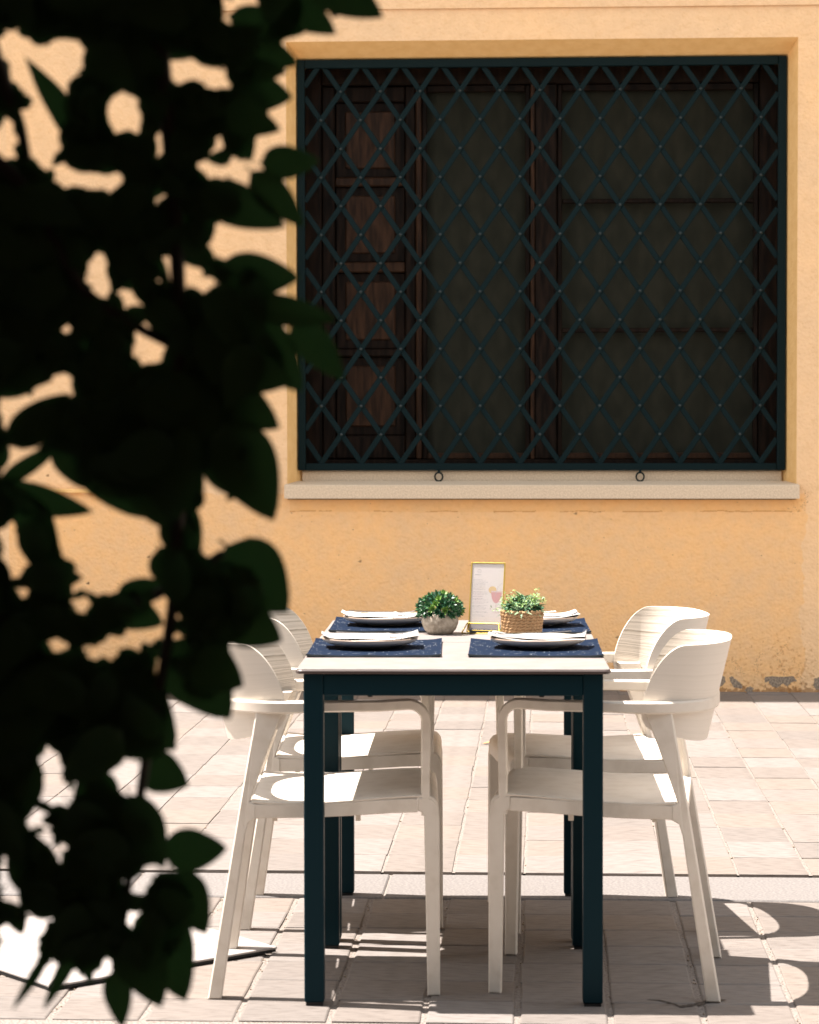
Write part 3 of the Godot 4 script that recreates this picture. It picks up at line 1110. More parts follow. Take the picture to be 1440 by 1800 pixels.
func make_chair() -> Node3D:
	var c := thing("armchair", Vector3.ZERO)
	# seat: a sheet that dips a little and rolls over at the front
	var st := begin()
	var prof := [Vector2(-0.170, 0.4465), Vector2(-0.12, 0.4435), Vector2(-0.06, 0.4425), Vector2(0.0, 0.444), Vector2(0.06, 0.448), Vector2(0.12, 0.4525), Vector2(0.17, 0.4555), Vector2(0.205, 0.4565), Vector2(0.225, 0.4555), Vector2(0.239, 0.451), Vector2(0.2475, 0.442), Vector2(0.2505, 0.430), Vector2(0.2505, 0.408)]
	var path := []
	var sizes := []
	var ups := []
	for i in prof.size():
		path.append(Vector3(prof[i].x, prof[i].y, 0))
		sizes.append(Vector2(half_width(prof[i].x) / 0.25 * 0.995, 1))
		var d: Vector2 = (prof[mini(i + 1, prof.size() - 1)] - prof[maxi(i - 1, 0)]).normalized()
		ups.append(Vector3(-d.y, d.x, 0))
	sweep(st, path, rect_profile(0.5, 0.006, 0.002), ups, false, sizes)
	obj("seat", st, M.resin, c)
	# rails under the seat's sides and across the back
	for s in [-1.0, 1.0]:
		var b := begin()
		var pth := []
		for x in [-0.186, -0.180, -0.172, -0.15, -0.05, 0.05, 0.15, 0.205]:
			pth.append(Vector3(x, 0.4255 + 0.010 * smoothstep(-0.05, 0.2, x) - 0.004 * smoothstep(-0.16, -0.2, x), s * (half_width(x) - 0.0125)))
		sweep(b, pth, rect_profile(0.023, 0.032, 0.002), Vector3.UP, false, [Vector2(1, 1.5), Vector2(1, 1.25), Vector2(1, 1.08), Vector2.ONE, Vector2.ONE, Vector2.ONE, Vector2.ONE, Vector2.ONE])
		obj("side_rail", b, M.resin, c)
	var br := begin()
	box(br, Vector3(-0.185, 0.428, 0), Vector3(0.022, 0.032, half_width(-0.18) * 2 - 0.05), 0.002)
	obj("back_rail", br, M.resin, c)
	for q in [[-0.12, 1], [-0.12, -1], [0.07, 1], [0.07, -1]]:
		var b := begin()
		box(b, Vector3(q[0], 0.406, q[1] * 0.19), Vector3(0.012, 0.022, 0.008), 0.001)
		obj("stacking_nub", b, M.resin, c)
	# front legs
	var front := [Vector2(0.2275, 0), Vector2(0.2565, 0), Vector2(0.2555, 0.40), Vector2(0.2530, 0.425), Vector2(0.2480, 0.439), Vector2(0.240, 0.4495), Vector2(0.226, 0.4535), Vector2(0.206, 0.4535), Vector2(0.206, 0.4225), Vector2(0.2125, 0.4205), Vector2(0.2175, 0.4165), Vector2(0.2205, 0.410)]
	var rear := [Vector2(-0.270, 0), Vector2(-0.239, 0), Vector2(-0.184, 0.375), Vector2(-0.176, 0.400), Vector2(-0.160, 0.409), Vector2(-0.160, 0.441), Vector2(-0.173, 0.448), Vector2(-0.105, 0.600), Vector2(-0.098, 0.650), Vector2(-0.160, 0.650), Vector2(-0.168, 0.600), Vector2(-0.178, 0.545), Vector2(-0.198, 0.43)]
	rear[7] = Vector2(-0.128, 0.575)
	for s in [-1.0, 1.0]:
		var a := begin()
		slab(a, front, 0.030, func(p): return s * (half_width(p.x) - 0.0148), 0.003)
		obj("leg", a, M.resin, c)
		var b := begin()
		slab(b, rear, 0.034, func(p): return s * ((lerpf(half_width(-0.255), 0.2495, clampf(p.y / 0.43, 0, 1)) if p.y < 0.43 else lerpf(0.2495, 0.236, clampf((p.y - 0.43) / 0.22, 0, 1))) - 0.017), 0.003)
		obj("leg", b, M.resin, c)
	# arms: one band, up from the seat at the front, back, and round behind the shell
	var arm := []
	var arm_up := []
	var arm_size := []
	var side := []
	side.append([Vector3(0.2235, 0.412, 0.2105), Vector3(1, 0, 0), Vector2(1, 0.78)])
	side.append([Vector3(0.2235, 0.50, 0.2115), Vector3(1, 0, 0), Vector2(1, 0.80)])
	side.append([Vector3(0.2250, 0.600, 0.2140), Vector3(1, 0, 0), Vector2(1, 0.86)])
	for k in 9:
		var a := k / 8.0 * PI / 2
		side.append([Vector3(0.1845 + 0.0405 * cos(a), 0.6255 + 0.0405 * sin(a), 0.2145 + 0.0012 * k), Vector3(cos(a), sin(a), 0), Vector2(1, 0.86 + 0.014 * k)])
	for x in [0.12, 0.05, -0.02]:
		side.append([Vector3(x, 0.6635 - 0.02 * (0.17 - x) * 0.3, 0.232 + (0.12 - x) * 0.05), Vector3.UP, Vector2.ONE])
	for k in 13:
		var a := k / 12.0 * PI / 2
		var e := plan(a)
		side.append([Vector3(e.x - 0.001, 0.661, e.y + lerpf(0.006, 0.001, k / 12.0)), Vector3.UP, Vector2(lerpf(0.95, 0.62, minf(k / 4.0, 1.0)), 1.12)])
	for q in side:
		arm.append(q[0])
		arm_up.append(q[1])
		arm_size.append(q[2])
	for i in range(side.size() - 2, -1, -1):
		var q: Array = side[i]
		arm.append(q[0] * Vector3(1, 1, -1))
		arm_up.append(q[1])
		arm_size.append(q[2])
	var ab := begin()
	sweep(ab, arm, rect_profile(0.027, 0.0245, 0.0035), arm_up, false, arm_size)
	obj("armrest", ab, M.resin, c)
	# backrest shell
	var rows := 22
	var cols := 56
	var inner := []
	var outer := []
	for j in rows + 1:
		var t := 0.5 - 0.5 * cos(PI * j / rows)
		var ri := []
		var ro := []
		for i in cols + 1:
			var s := -1.0 + 2.0 * i / cols
			ri.append(shell_point(s, t, -0.0095))
			ro.append(shell_point(s, t, 0.0))
		inner.append(ri)
		outer.append(ro)
	var out := begin()
	out.set_smooth_group(1)
	for j in rows:
		for i in cols:
			var ou := func(jj: int, ii: int) -> Vector2: return Vector2(float(ii) / cols * 2.0, 1.0 - (0.5 - 0.5 * cos(PI * jj / rows)))
			quad(out, outer[j][i], outer[j + 1][i], outer[j + 1][i + 1], outer[j][i + 1], [ou.call(j, i), ou.call(j + 1, i), ou.call(j + 1, i + 1), ou.call(j, i + 1)])
	out.set_smooth_group(2)
	for i in cols:
		quad(out, outer[rows][i], inner[rows][i], inner[rows][i + 1], outer[rows][i + 1])
		quad(out, outer[0][i], outer[0][i + 1], inner[0][i + 1], inner[0][i])
	for j in rows:
		quad(out, outer[j][0], inner[j][0], inner[j + 1][0], outer[j + 1][0])
		quad(out, outer[j][cols], outer[j + 1][cols], inner[j + 1][cols], inner[j][cols])
	var back := obj("backrest", out, M.combed_soft, c)
	var inn := begin()
	inn.set_smooth_group(1)
	for j in rows:
		for i in cols:
			var uv := func(jj: int, ii: int) -> Vector2: return Vector2(float(ii) / cols * 2.0, 1.0 - (0.5 - 0.5 * cos(PI * jj / rows)))
			quad(inn, inner[j][i], inner[j][i + 1], inner[j + 1][i + 1], inner[j + 1][i], [uv.call(j, i), uv.call(j, i + 1), uv.call(j + 1, i + 1), uv.call(j + 1, i)])
	obj("combed_inner_face", inn, M.combed, back)
	return c

# the shell seen from above: a quarter from the side (0) to the middle of the back (PI / 2)
func plan(a: float) -> Vector2:
	var n := 2.0 / 2.7
	return Vector2(-0.075 - 0.181 * pow(sin(a), n), 0.234 * pow(cos(a), n) if a < PI / 2 - 0.001 else 0.0)

func shell_point(s: float, t: float, inset: float) -> Vector3:
	var sg := 1.0 if s >= 0 else -1.0
	s = absf(s)
	var y_top := 0.803 - 0.002 * s * s
	var y_bot := 0.572 + 0.034 * s * s
	var y := lerpf(y_bot, y_top, t)
	# how far forward the side edge comes at this height: large arc above, smaller below
	var fwd := -0.088
	var ra := 0.122
	var rb := 0.060
	if y > 0.801 - ra:
		fwd -= 0.068 * (1.0 - sqrt(maxf(0.0, 1.0 - pow((y - (0.801 - ra)) / ra, 2.0))))
	elif y < 0.606 + rb:
		fwd -= 0.050 * (1.0 - sqrt(maxf(0.0, 1.0 - pow(((0.606 + rb) - y) / rb, 2.0))))
	# arc from the middle of the back (0) to the end
	var straight := maxf(0.0, fwd + 0.075)
	var start := clampf((-0.075 - fwd) / 0.181, 0.0, 1.0)
	var a0 := asin(pow(start, 2.7 / 2.0)) if start > 0 else 0.0
	# even spacing along the arc
	var arc := lerpf(PI / 2, a0, pow(s, 0.85))
	var e := plan(arc) + Vector2(straight * s, 0.0)
	var d := plan(minf(arc + 0.01, PI / 2)) - plan(maxf(arc - 0.01, 0.0))
	var nrm := Vector2(d.y, -d.x).normalized()
	if nrm.dot(Vector2(0.05, -0.2) - e) > 0:
		nrm = -nrm
	if e.y < 0.0005:
		nrm = Vector2(-1, 0)
	e += nrm * inset
	return Vector3(e.x - 0.235 * (y - 0.66) - 0.003, y, sg * maxf(e.y, 0.0))

func chairs() -> void:
	var c := make_chair()
	tag(c, "white armchair at the near left, facing the nearer table, leaves hiding its back", "armchair", "white armchairs round the tables")
	c.position = on_table(-0.293, 0, -0.342)
	c.rotation.y = TABLE_TURN + 0.025
	dup(c, on_table(-0.295, 0, -1.110), TABLE_TURN + 0.015, "white armchair at the far left, facing the farther table")
	dup(c, on_table(0.356, 0, -0.350), PI + TABLE_TURN - 0.10, "white armchair at the near right, its smooth back turned to the viewer")
	dup(c, on_table(0.362, 0, -1.070), PI + TABLE_TURN + 0.12, "white armchair at the far right, lined inner back showing")

# ---------------------------------------------------------------- things on the tables

func settings() -> void:
	# placemat: woven sheet with a grey hem, corners lifting a little
	var make_mat := func() -> Node3D:
		var m := thing("placemat", Vector3.ZERO)
		var w := 0.315
		var d := 0.425
		var nx := 16
		var nz := 20
		var h := func(x: float, z: float) -> float:
			var e := maxf(absf(x) / (w * 0.5), 0.0)
			var f := absf(z) / (d * 0.5)
			return 0.0030 + 0.0040 * pow(e * f, 6.0) + 0.0012 * maxf(0.0, sin(x * 60.0 + z * 11.0)) * pow(f, 8.0)
		var st := begin()
		st.set_smooth_group(1)
		var edge := []
		for i in nx:
			for j in nz:
				var p := []
				var u := []
				for k in [[0, 1], [1, 1], [1, 0], [0, 0]]:
					var x: float = lerpf(-w * 0.5, w * 0.5, float(i + k[0]) / nx)
					var z: float = lerpf(-d * 0.5, d * 0.5, float(j + k[1]) / nz)
					p.append(Vector3(x, h.call(x, z) + 0.0014, z))
					u.append(Vector2(float(i + k[0]) / nx, float(j + k[1]) / nz))
				quad(st, p[0], p[1], p[2], p[3], u)
		obj("woven_sheet", st, M.mat_cloth, m)
		var path := []
		for i in nx + 1:
			path.append(Vector2(lerpf(-w * 0.5, w * 0.5, float(i) / nx), d * 0.5))
		for j in range(nz - 1, -1, -1):
			path.append(Vector2(w * 0.5, lerpf(-d * 0.5, d * 0.5, float(j) / nz)))
		for i in range(nx - 1, -1, -1):
			path.append(Vector2(lerpf(-w * 0.5, w * 0.5, float(i) / nx), -d * 0.5))
		for j in range(1, nz + 1):
			path.append(Vector2(-w * 0.5, lerpf(-d * 0.5, d * 0.5, float(j) / nz)))
		var hem := begin()
		for i in path.size() - 1:
			var a: Vector2 = path[i]
			var b: Vector2 = path[i + 1]
			var ha: float = h.call(a.x, a.y) + 0.0014
			var hb: float = h.call(b.x, b.y) + 0.0014
			var a3 := Vector3(a.x, ha, a.y)
			var b3 := Vector3(b.x, hb, b.y)
			quad(hem, a3 + Vector3.DOWN * 0.0042, b3 + Vector3.DOWN * 0.0042, b3, a3)
		obj("hem", hem, M.hem, m)
		tag(m, "", "placemat", "navy woven placemats")
		return m
	var make_plate := func() -> Node3D:
		var p := thing("plate", Vector3.ZERO)
		var st := begin()
		lathe(st, [Vector2(0.0001, 0.004), Vector2(0.040, 0.004), Vector2(0.043, 0.0), Vector2(0.049, 0.0), Vector2(0.053, 0.003), Vector2(0.080, 0.0065), Vector2(0.100, 0.0115), Vector2(0.1095, 0.0155), Vector2(0.1140, 0.0190), Vector2(0.1155, 0.0232)], 64)
		lathe(st, [Vector2(0.1128, 0.0250), Vector2(0.106, 0.0215), Vector2(0.094, 0.0150), Vector2(0.074, 0.0110), Vector2(0.050, 0.0090), Vector2(0.0001, 0.0085)], 64, 2)
		var dish := obj("dish", st, M.china, p)
		var rim := begin()
		lathe(rim, [Vector2(0.1155, 0.0231), Vector2(0.1156, 0.0243), Vector2(0.1144, 0.0252), Vector2(0.1126, 0.0251)], 64)
		obj("rim", rim, M.china_rim, p)
		tag(p, "", "plate", "cream plates with napkins")
		return p
	# folded paper napkin, sagging into the plate, ends standing up over the rim
	var make_napkin := func(m: Material, called: String) -> Node3D:
		var p := thing(called, Vector3.ZERO)
		for layer in 2:
			var st := begin()
			st.set_smooth_group(1)
			var nx := 24
			var nz := 8
			var w := 0.232
			var d := 0.125 - 0.012 * layer
			var h := func(x: float, z: float) -> float:
				var e := absf(x) / (w * 0.5)
				var y := 0.0215 + 0.0060 * pow(e, 3.0) + 0.0035 * layer
				y += 0.010 * pow(e, 5.0) * smoothstep(0.0, 0.06, -z * signf(x) + 0.03)
				y += 0.0022 * sin(x * 46.0 + z * 30.0 + layer) * (0.4 + e)
				return y
			for i in nx:
				for j in nz:
					var q := []
					var u := []
					for k in [[0, 1], [1, 1], [1, 0], [0, 0]]:
						var x: float = lerpf(-w * 0.5, w * 0.5, float(i + k[0]) / nx)
						var z: float = lerpf(-d * 0.5, d * 0.5, float(j + k[1]) / nz) + 0.004 * layer
						q.append(Vector3(x, h.call(x, z), z))
						u.append(Vector2(float(i + k[0]) / nx, float(j + k[1]) / nz))
					quad(st, q[0], q[1], q[2], q[3], u)
			obj("fold", st, m, p)
		tag(p, "", "napkin", "folded printed paper napkins")
		return p
	var make_fork := func() -> Node3D:
		var p := thing("fork", Vector3.ZERO)
		var st := begin()
		var path := []
		var size := []
		for q in [[-0.085, 0.0395, 1.0], [-0.06, 0.0375, 0.95], [-0.02, 0.0355, 0.55], [0.02, 0.0355, 0.42], [0.035, 0.0352, 0.7], [0.045, 0.0345, 1.5], [0.058, 0.034, 1.65]]:
			path.append(Vector3(q[0], q[1], 0))
			size.append(Vector2(q[2], 1))
		sweep(st, path, rect_profile(0.013, 0.0022, 0.0006), Vector3.UP, false, size)
		obj("handle", st, M.steel, p)
		for k in 4:
			var z := (k - 1.5) * 0.0056
			var t := begin()
			sweep(t, [Vector3(0.0575, 0.034, z), Vector3(0.075, 0.0345, z), Vector3(0.096, 0.0385, z * 0.95)], rect_profile(0.0026, 0.0016, 0.0004), Vector3.UP, false, [Vector2(1, 1), Vector2(1, 1), Vector2(0.6, 0.8)])
			obj("tine", t, M.steel, p)
		tag(p, "", "fork", "forks laid on the napkins")
		return p
	var where := [[-0.190, -0.490, 0.01, "near left"], [0.192, -0.487, -0.012, "near right"], [-0.178, -1.178, 0.008, "far left"], [0.190, -1.143, 0.0, "far right"]]
	var plates := [[-0.205, -0.490], [0.200, -0.497], [-0.190, -1.165], [0.205, -1.155]]
	var mats_l := ["navy placemat in the near left corner of the nearer table", "navy placemat in the near right corner of the nearer table", "navy placemat behind the concrete pot's left side on the farther table", "navy placemat behind the rope basket on the farther table"]
	var plate_l := ["cream plate on the near left placemat, napkin with blue marks in it", "cream plate on the near right placemat, napkin with drawn lines on it", "cream plate left of the concrete pot on the farther table", "cream plate right of the rope basket on the farther table"]
	var nap_l := ["white napkin with dark marks on the near left plate, corner raised", "white napkin with long thin drawn lines on the near right plate", "white napkin with dark marks on the far left plate by the concrete pot", "white napkin with thin lines on the far right plate behind the basket"]
	var fork_l := ["steel fork lying on the near left plate's napkin", "steel fork lying on the near right plate's napkin", "steel fork lying on the far left plate's napkin", "steel fork lying on the far right plate's napkin"]
	var m0: Node3D = make_mat.call()
	var p0: Node3D = make_plate.call()
	var n0: Node3D = make_napkin.call(M.paper_marks, "napkin")
	var n1: Node3D = make_napkin.call(M.paper_lines, "napkin")
	var f0: Node3D = make_fork.call()
	for i in 4:
		var a := on_table(where[i][0], TABLE_TOP + 0.0002, where[i][1])
		var b := on_table(plates[i][0], TABLE_TOP + 0.0047, plates[i][1])
		var ta: float = TABLE_TURN + where[i][2]
		var tn: float = TABLE_TURN + [0.06, PI - 0.12, -0.04, 0.1][i]
		var tf: float = TABLE_TURN + [0.10, PI + 0.16, 0.05, PI - 0.2][i]
		if i == 0:
			m0.position = a
			m0.rotation.y = ta
			m0.set_meta("label", mats_l[0])
			p0.position = b
			p0.set_meta("label", plate_l[0])
			f0.position = b + Vector3(0.005, 0, 0.012)
			f0.rotation.y = tf
			f0.set_meta("label", fork_l[0])
		else:
			dup(m0, a, ta, mats_l[i])
			dup(p0, b, 0.7 * i, plate_l[i])
			dup(f0, b + Vector3(0.005 - 0.01 * i, 0, 0.012), tf, fork_l[i])
		var n: Node3D = n0 if i == 0 else n1
		if i < 2:
			n.position = b
			n.rotation.y = tn
			n.set_meta("label", nap_l[i])
		else:
			dup(n0 if i == 2 else n1, b, tn, nap_l[i])

# a small pointed leaf blade from the origin along dir, width w, bowed
func blade(st: SurfaceTool, at: Vector3, dir: Vector3, length: float, w: float, nrm: Vector3, bow := 0.2) -> void:
	dir = dir.normalized()
	var side := dir.cross(nrm).normalized()
	var up := side.cross(dir).normalized()
	st.set_smooth_group(1)
	var last := []
	for k in 5:
		var t := k / 4.0
		var ww: float = w * 0.5 * [0.35, 0.85, 1.0, 0.72, 0.04][k]
		var c := at + dir * (length * t) + up * (length * bow * t * t)
		var row := [c - side * ww + up * (ww * 0.35), c, c + side * ww + up * (ww * 0.35)]
		if k:
			for j in 2:
				quad(st, last[j], last[j + 1], row[j + 1], row[j])
		last = row

func decorations() -> void:
	var r := RandomNumberGenerator.new()
	r.seed = 88
	# concrete pot with a clipped ball of rosettes
	var p := thing("potted_plant", on_table(-0.043, TABLE_TOP, -0.935))
	tag(p, "round green succulent ball in a grey concrete bowl left of the card", "potted plant")
	var st := begin()
	lathe(st, [Vector2(0.0001, 0.0), Vector2(0.026, 0.0), Vector2(0.031, 0.0015), Vector2(0.041, 0.012), Vector2(0.0472, 0.028), Vector2(0.0480, 0.038), Vector2(0.0458, 0.052), Vector2(0.0435, 0.057), Vector2(0.040, 0.0575), Vector2(0.038, 0.052), Vector2(0.0001, 0.048)], 48)
	obj("bowl", st, M.concrete, p)
	var tools := [begin(), begin(), begin()]
	for k in 95:
		var y := 1.0 - 1.32 * (k + 0.5) / 95.0
		var a := k * 2.39996
		var rr := sqrt(maxf(0.0, 1.0 - y * y))
		var n := Vector3(cos(a) * rr, y, sin(a) * rr)
		var rad := 0.044 * r.randf_range(0.93, 1.10)
		var c := Vector3(0, 0.062, 0) + Vector3(n.x * rad * 1.10, n.y * rad * 0.82, n.z * rad * 1.10)
		var bright := r.randf()
		var pick := 2 if bright > 0.86 else (1 if bright > 0.5 else 0)
		var t1 := n.cross(Vector3(0.3, 0.9, 0.2)).normalized()
		var t2 := n.cross(t1)
		for ring in 2:
			var cnt := 7 if ring == 0 else 5
			for i in cnt:
				var b := TAU * i / cnt + ring * 0.5 + r.randf_range(-0.2, 0.2)
				var out := (t1 * cos(b) + t2 * sin(b))
				var dir := out * (0.85 if ring == 0 else 0.4) + n * (0.55 if ring == 0 else 0.95)
				var which: int = pick if ring == 0 or pick > 0 else 1
				blade(tools[which], c, dir, r.randf_range(0.0125, 0.0175), r.randf_range(0.0052, 0.0068), n, 0.18)
	var m := ArrayMesh.new()
	for k in 3:
		bake(tools[k], m)
		m.surface_set_material(k, [M.leaf_a, M.leaf_b, M.leaf_c][k])
	var fol := put("foliage", m, null, p)
	fol.set_meta("kind", "stuff")
	# rope basket with pale plants
	var q := thing("rope_basket_plant", on_table(0.168, TABLE_TOP, -0.893))
	tag(q, "pale green bushy plant in a coiled straw rope basket right of the card", "potted plant")
	for k in 8:
		var b := begin()
		b.set_smooth_group(1)
		var ring_r := 0.0455 + 0.0009 * k + r.randf_range(-0.0005, 0.0005)
		var yc := 0.0046 + k * 0.0081
		var nu := 150
		var nv := 10
		var pos := func(i: int, j: int) -> Vector3:
			var a := TAU * i / nu
			var c := TAU * j / nv
			var rr := 0.0042 + 0.0015 * cos(2.0 * c - a * 22.0 + k * 1.7)
			return Vector3(cos(a) * (ring_r + rr * cos(c)), yc + rr * sin(c), -sin(a) * (ring_r + rr * cos(c)))
		for i in nu:
			for j in nv:
				quad(b, pos.call(i, j), pos.call(i + 1, j), pos.call(i + 1, j + 1), pos.call(i, j + 1))
		obj("rope_coil", b, M.rope, q)
	var soil := begin()
	lathe(soil, [Vector2(0.044, 0.052), Vector2(0.03, 0.056), Vector2(0.0001, 0.058)], 24)
	obj("soil", soil, M.bark, q)
	var sage := [begin(), begin(), begin()]
	for k in 22:
		var a := k * 2.39996
		var rr := 0.044 * sqrt((k + 0.5) / 22.0)
		var c := Vector3(cos(a) * rr, 0.058 + 0.030 * (1.0 - pow(rr / 0.042, 2.0)) + r.randf_range(-0.004, 0.006), sin(a) * rr)
		var axis := Vector3(cos(a) * rr * 16.0, 1.0, sin(a) * rr * 16.0).normalized()
		var t1 := axis.cross(Vector3(0.2, 0.1, 0.97)).normalized()
		var t2 := axis.cross(t1)
		for i in 11:
			var b := TAU * i / 11.0 + r.randf_range(-0.2, 0.2)
			var lift := r.randf_range(0.25, 1.0)
			var dir := (t1 * cos(b) + t2 * sin(b)) + axis * lift
			blade(sage[0 if r.randf() < 0.55 else 1], c, dir, r.randf_range(0.024, 0.038), r.randf_range(0.0050, 0.0075), axis, -0.22)
	for k in 46:
		var a := r.randf_range(0, TAU)
		var flat := r.randf_range(0.1, 1.0)
		var s0 := Vector3(cos(a) * 0.028, 0.058, sin(a) * 0.028)
		var reach := r.randf_range(0.03, 0.056)
		var tip := s0 + Vector3(cos(a) * reach * flat, reach * (1.15 - flat * 0.75) - (0.018 if flat > 0.85 else 0.0), sin(a) * reach * flat)
		var mid := (s0 + tip) * 0.5 + Vector3(0, 0.012, 0)
		tube(sage[2], [s0, mid, tip], 0.0006, 5, 0.6)
		for i in 10:
			var bpos := mid.lerp(tip, r.randf_range(0.2, 1.15)) + Vector3(r.randf_range(-1, 1), r.randf_range(-1, 1), r.randf_range(-1, 1)) * 0.0075
			var dir := Vector3(r.randf_range(-1, 1), r.randf_range(-0.4, 1), r.randf_range(-1, 1))
			blade(sage[2 if r.randf() < 0.75 else 1], bpos, dir, r.randf_range(0.0042, 0.0072), r.randf_range(0.003, 0.0042), Vector3(0.1, 1, 0.3), 0.1)
	var m2 := ArrayMesh.new()
	for k in 3:
		bake(sage[k], m2)
		m2.surface_set_material(k, [M.sage_a, M.sage_b, M.bud][k])
	var fol2 := put("foliage", m2, null, q)
	fol2.set_meta("kind", "stuff")
	# drinks card in a gold wire stand
	var c := thing("menu_stand", on_table(0.0735, TABLE_TOP, -0.950), TABLE_TURN - 0.27)
	var lean := Transform3D(Basis(Vector3.RIGHT, -0.19), Vector3(0, 0.001, 0))
	tag(c, "tall gold-framed drinks card standing between the two plants", "menu stand")
	var w := 0.0885
	var y0 := 0.004
	var y1 := 0.184
	var fr := begin()
	for b in [[Vector3(-w * 0.5, (y0 + y1) * 0.5, 0), Vector3(0.003, y1 - y0, 0.006)], [Vector3(w * 0.5, (y0 + y1) * 0.5, 0), Vector3(0.003, y1 - y0, 0.006)], [Vector3(0, y1 - 0.0015, 0), Vector3(w - 0.0032, 0.003, 0.006)], [Vector3(0, y0 + 0.0015, 0), Vector3(w - 0.0032, 0.003, 0.006)]]:
		box(fr, b[0], b[1], 0.0005)
	obj("frame", fr, M.gold, c, lean)
	var card := begin()
	var iw := w * 0.5 - 0.0018
	quad(card, Vector3(-iw, 0.010, 0.0004), Vector3(iw, 0.010, 0.0004), Vector3(iw, y1 - 0.0032, 0.0004), Vector3(-iw, y1 - 0.0032, 0.0004), [Vector2(0, 1), Vector2(1, 1), Vector2(1, 0), Vector2(0, 0)])
	quad(card, Vector3(iw, 0.010, -0.0004), Vector3(-iw, 0.010, -0.0004), Vector3(-iw, y1 - 0.0032, -0.0004), Vector3(iw, y1 - 0.0032, -0.0004), [Vector2(0, 1), Vector2(1, 1), Vector2(1, 0), Vector2(0, 0)])
	obj("card", card, M.menu, c, lean)
	var pane := begin()
	box(pane, Vector3(0, (y0 + y1) * 0.5, 0.0022), Vector3(w - 0.004, y1 - y0 - 0.007, 0.0012))
	obj("clear_pane", pane, M.acrylic, c, lean)
	for s in [-1.0, 1.0]:
		var f := begin()
		var hw := w * 0.5 + 0.004
		tube(f, [Vector3(-hw - 0.008, 0.0016, s * 0.024), Vector3(hw - 0.004, 0.0016, s * 0.024)], 0.0016, 8)
		tube(f, [Vector3(-hw - 0.008, 0.0016, s * 0.024), Vector3(-hw + 0.002, 0.026, s * 0.0052)], 0.0016, 8)
		tube(f, [Vector3(hw - 0.004, 0.0016, s * 0.024), Vector3(hw - 0.010, 0.026, s * 0.0052)], 0.0016, 8)
		tube(f, [Vector3(-hw + 0.002, 0.026, s * 0.0052), Vector3(hw - 0.010, 0.026, s * 0.0052)], 0.0016, 8)
		obj("wire_foot", f, M.gold, c)

# ---------------------------------------------------------------- around

func parasol() -> void:
	var p := thing("parasol_base", Vector3(-0.935, 0, -0.62))
	tag(p, "flat white plate base on the ground by the near left chair", "parasol base")
	# four plates round a square socket
	var corners := [Vector2(0.48, 0.045), Vector2(0.006, 0.496), Vector2(-0.48, -0.045), Vector2(-0.006, -0.496)]
	for i in 4:
		var a: Vector2 = corners[i]
		var b: Vector2 = corners[(i + 1) % 4]
		var k := a.normalized()
		var l := b.normalized()
		var cut := 0.05
		var pts := [k * 0.05 + l * 0.004, a + l * 0.004 - k * 0.0, a.lerp(b, 0.03), b.lerp(a, 0.03), b + k * 0.004, l * 0.05 + k * 0.004]
		var st := begin()
		slab(st, pts, 0.006, func(_q): return 0.0115, 0.0015)
		# outline in x and z: lay the slab flat
		var flat := Transform3D(Basis(Vector3.RIGHT, Vector3(0, 0, 1), Vector3(0, 1, 0)), Vector3.ZERO)
		var plate := obj("base_plate", st, M.steel_white, p, flat)
		var un := begin()
		slab(un, pts.map(func(v): return v * 0.992 + (a + b) * 0.002), 0.006, func(_q): return 0.0050, 0.001)
		obj("edge_shade_plate", un, M.black, plate)  # black here stands in for shade along the edge of the base
	var s := begin()
	box(s, Vector3(0, 0.0025, 0), Vector3(0.5, 0.003, 0.06), 0.001)
	box(s, Vector3(0, 0.0028, 0), Vector3(0.06, 0.0034, 0.5), 0.001)
	obj("underframe", s, M.black, p)
	var t := begin()
	tube(t, [Vector3(0, 0.01, 0), Vector3(0, 0.36, 0)], 0.03, 16)
	obj("socket", t, M.pole, p)

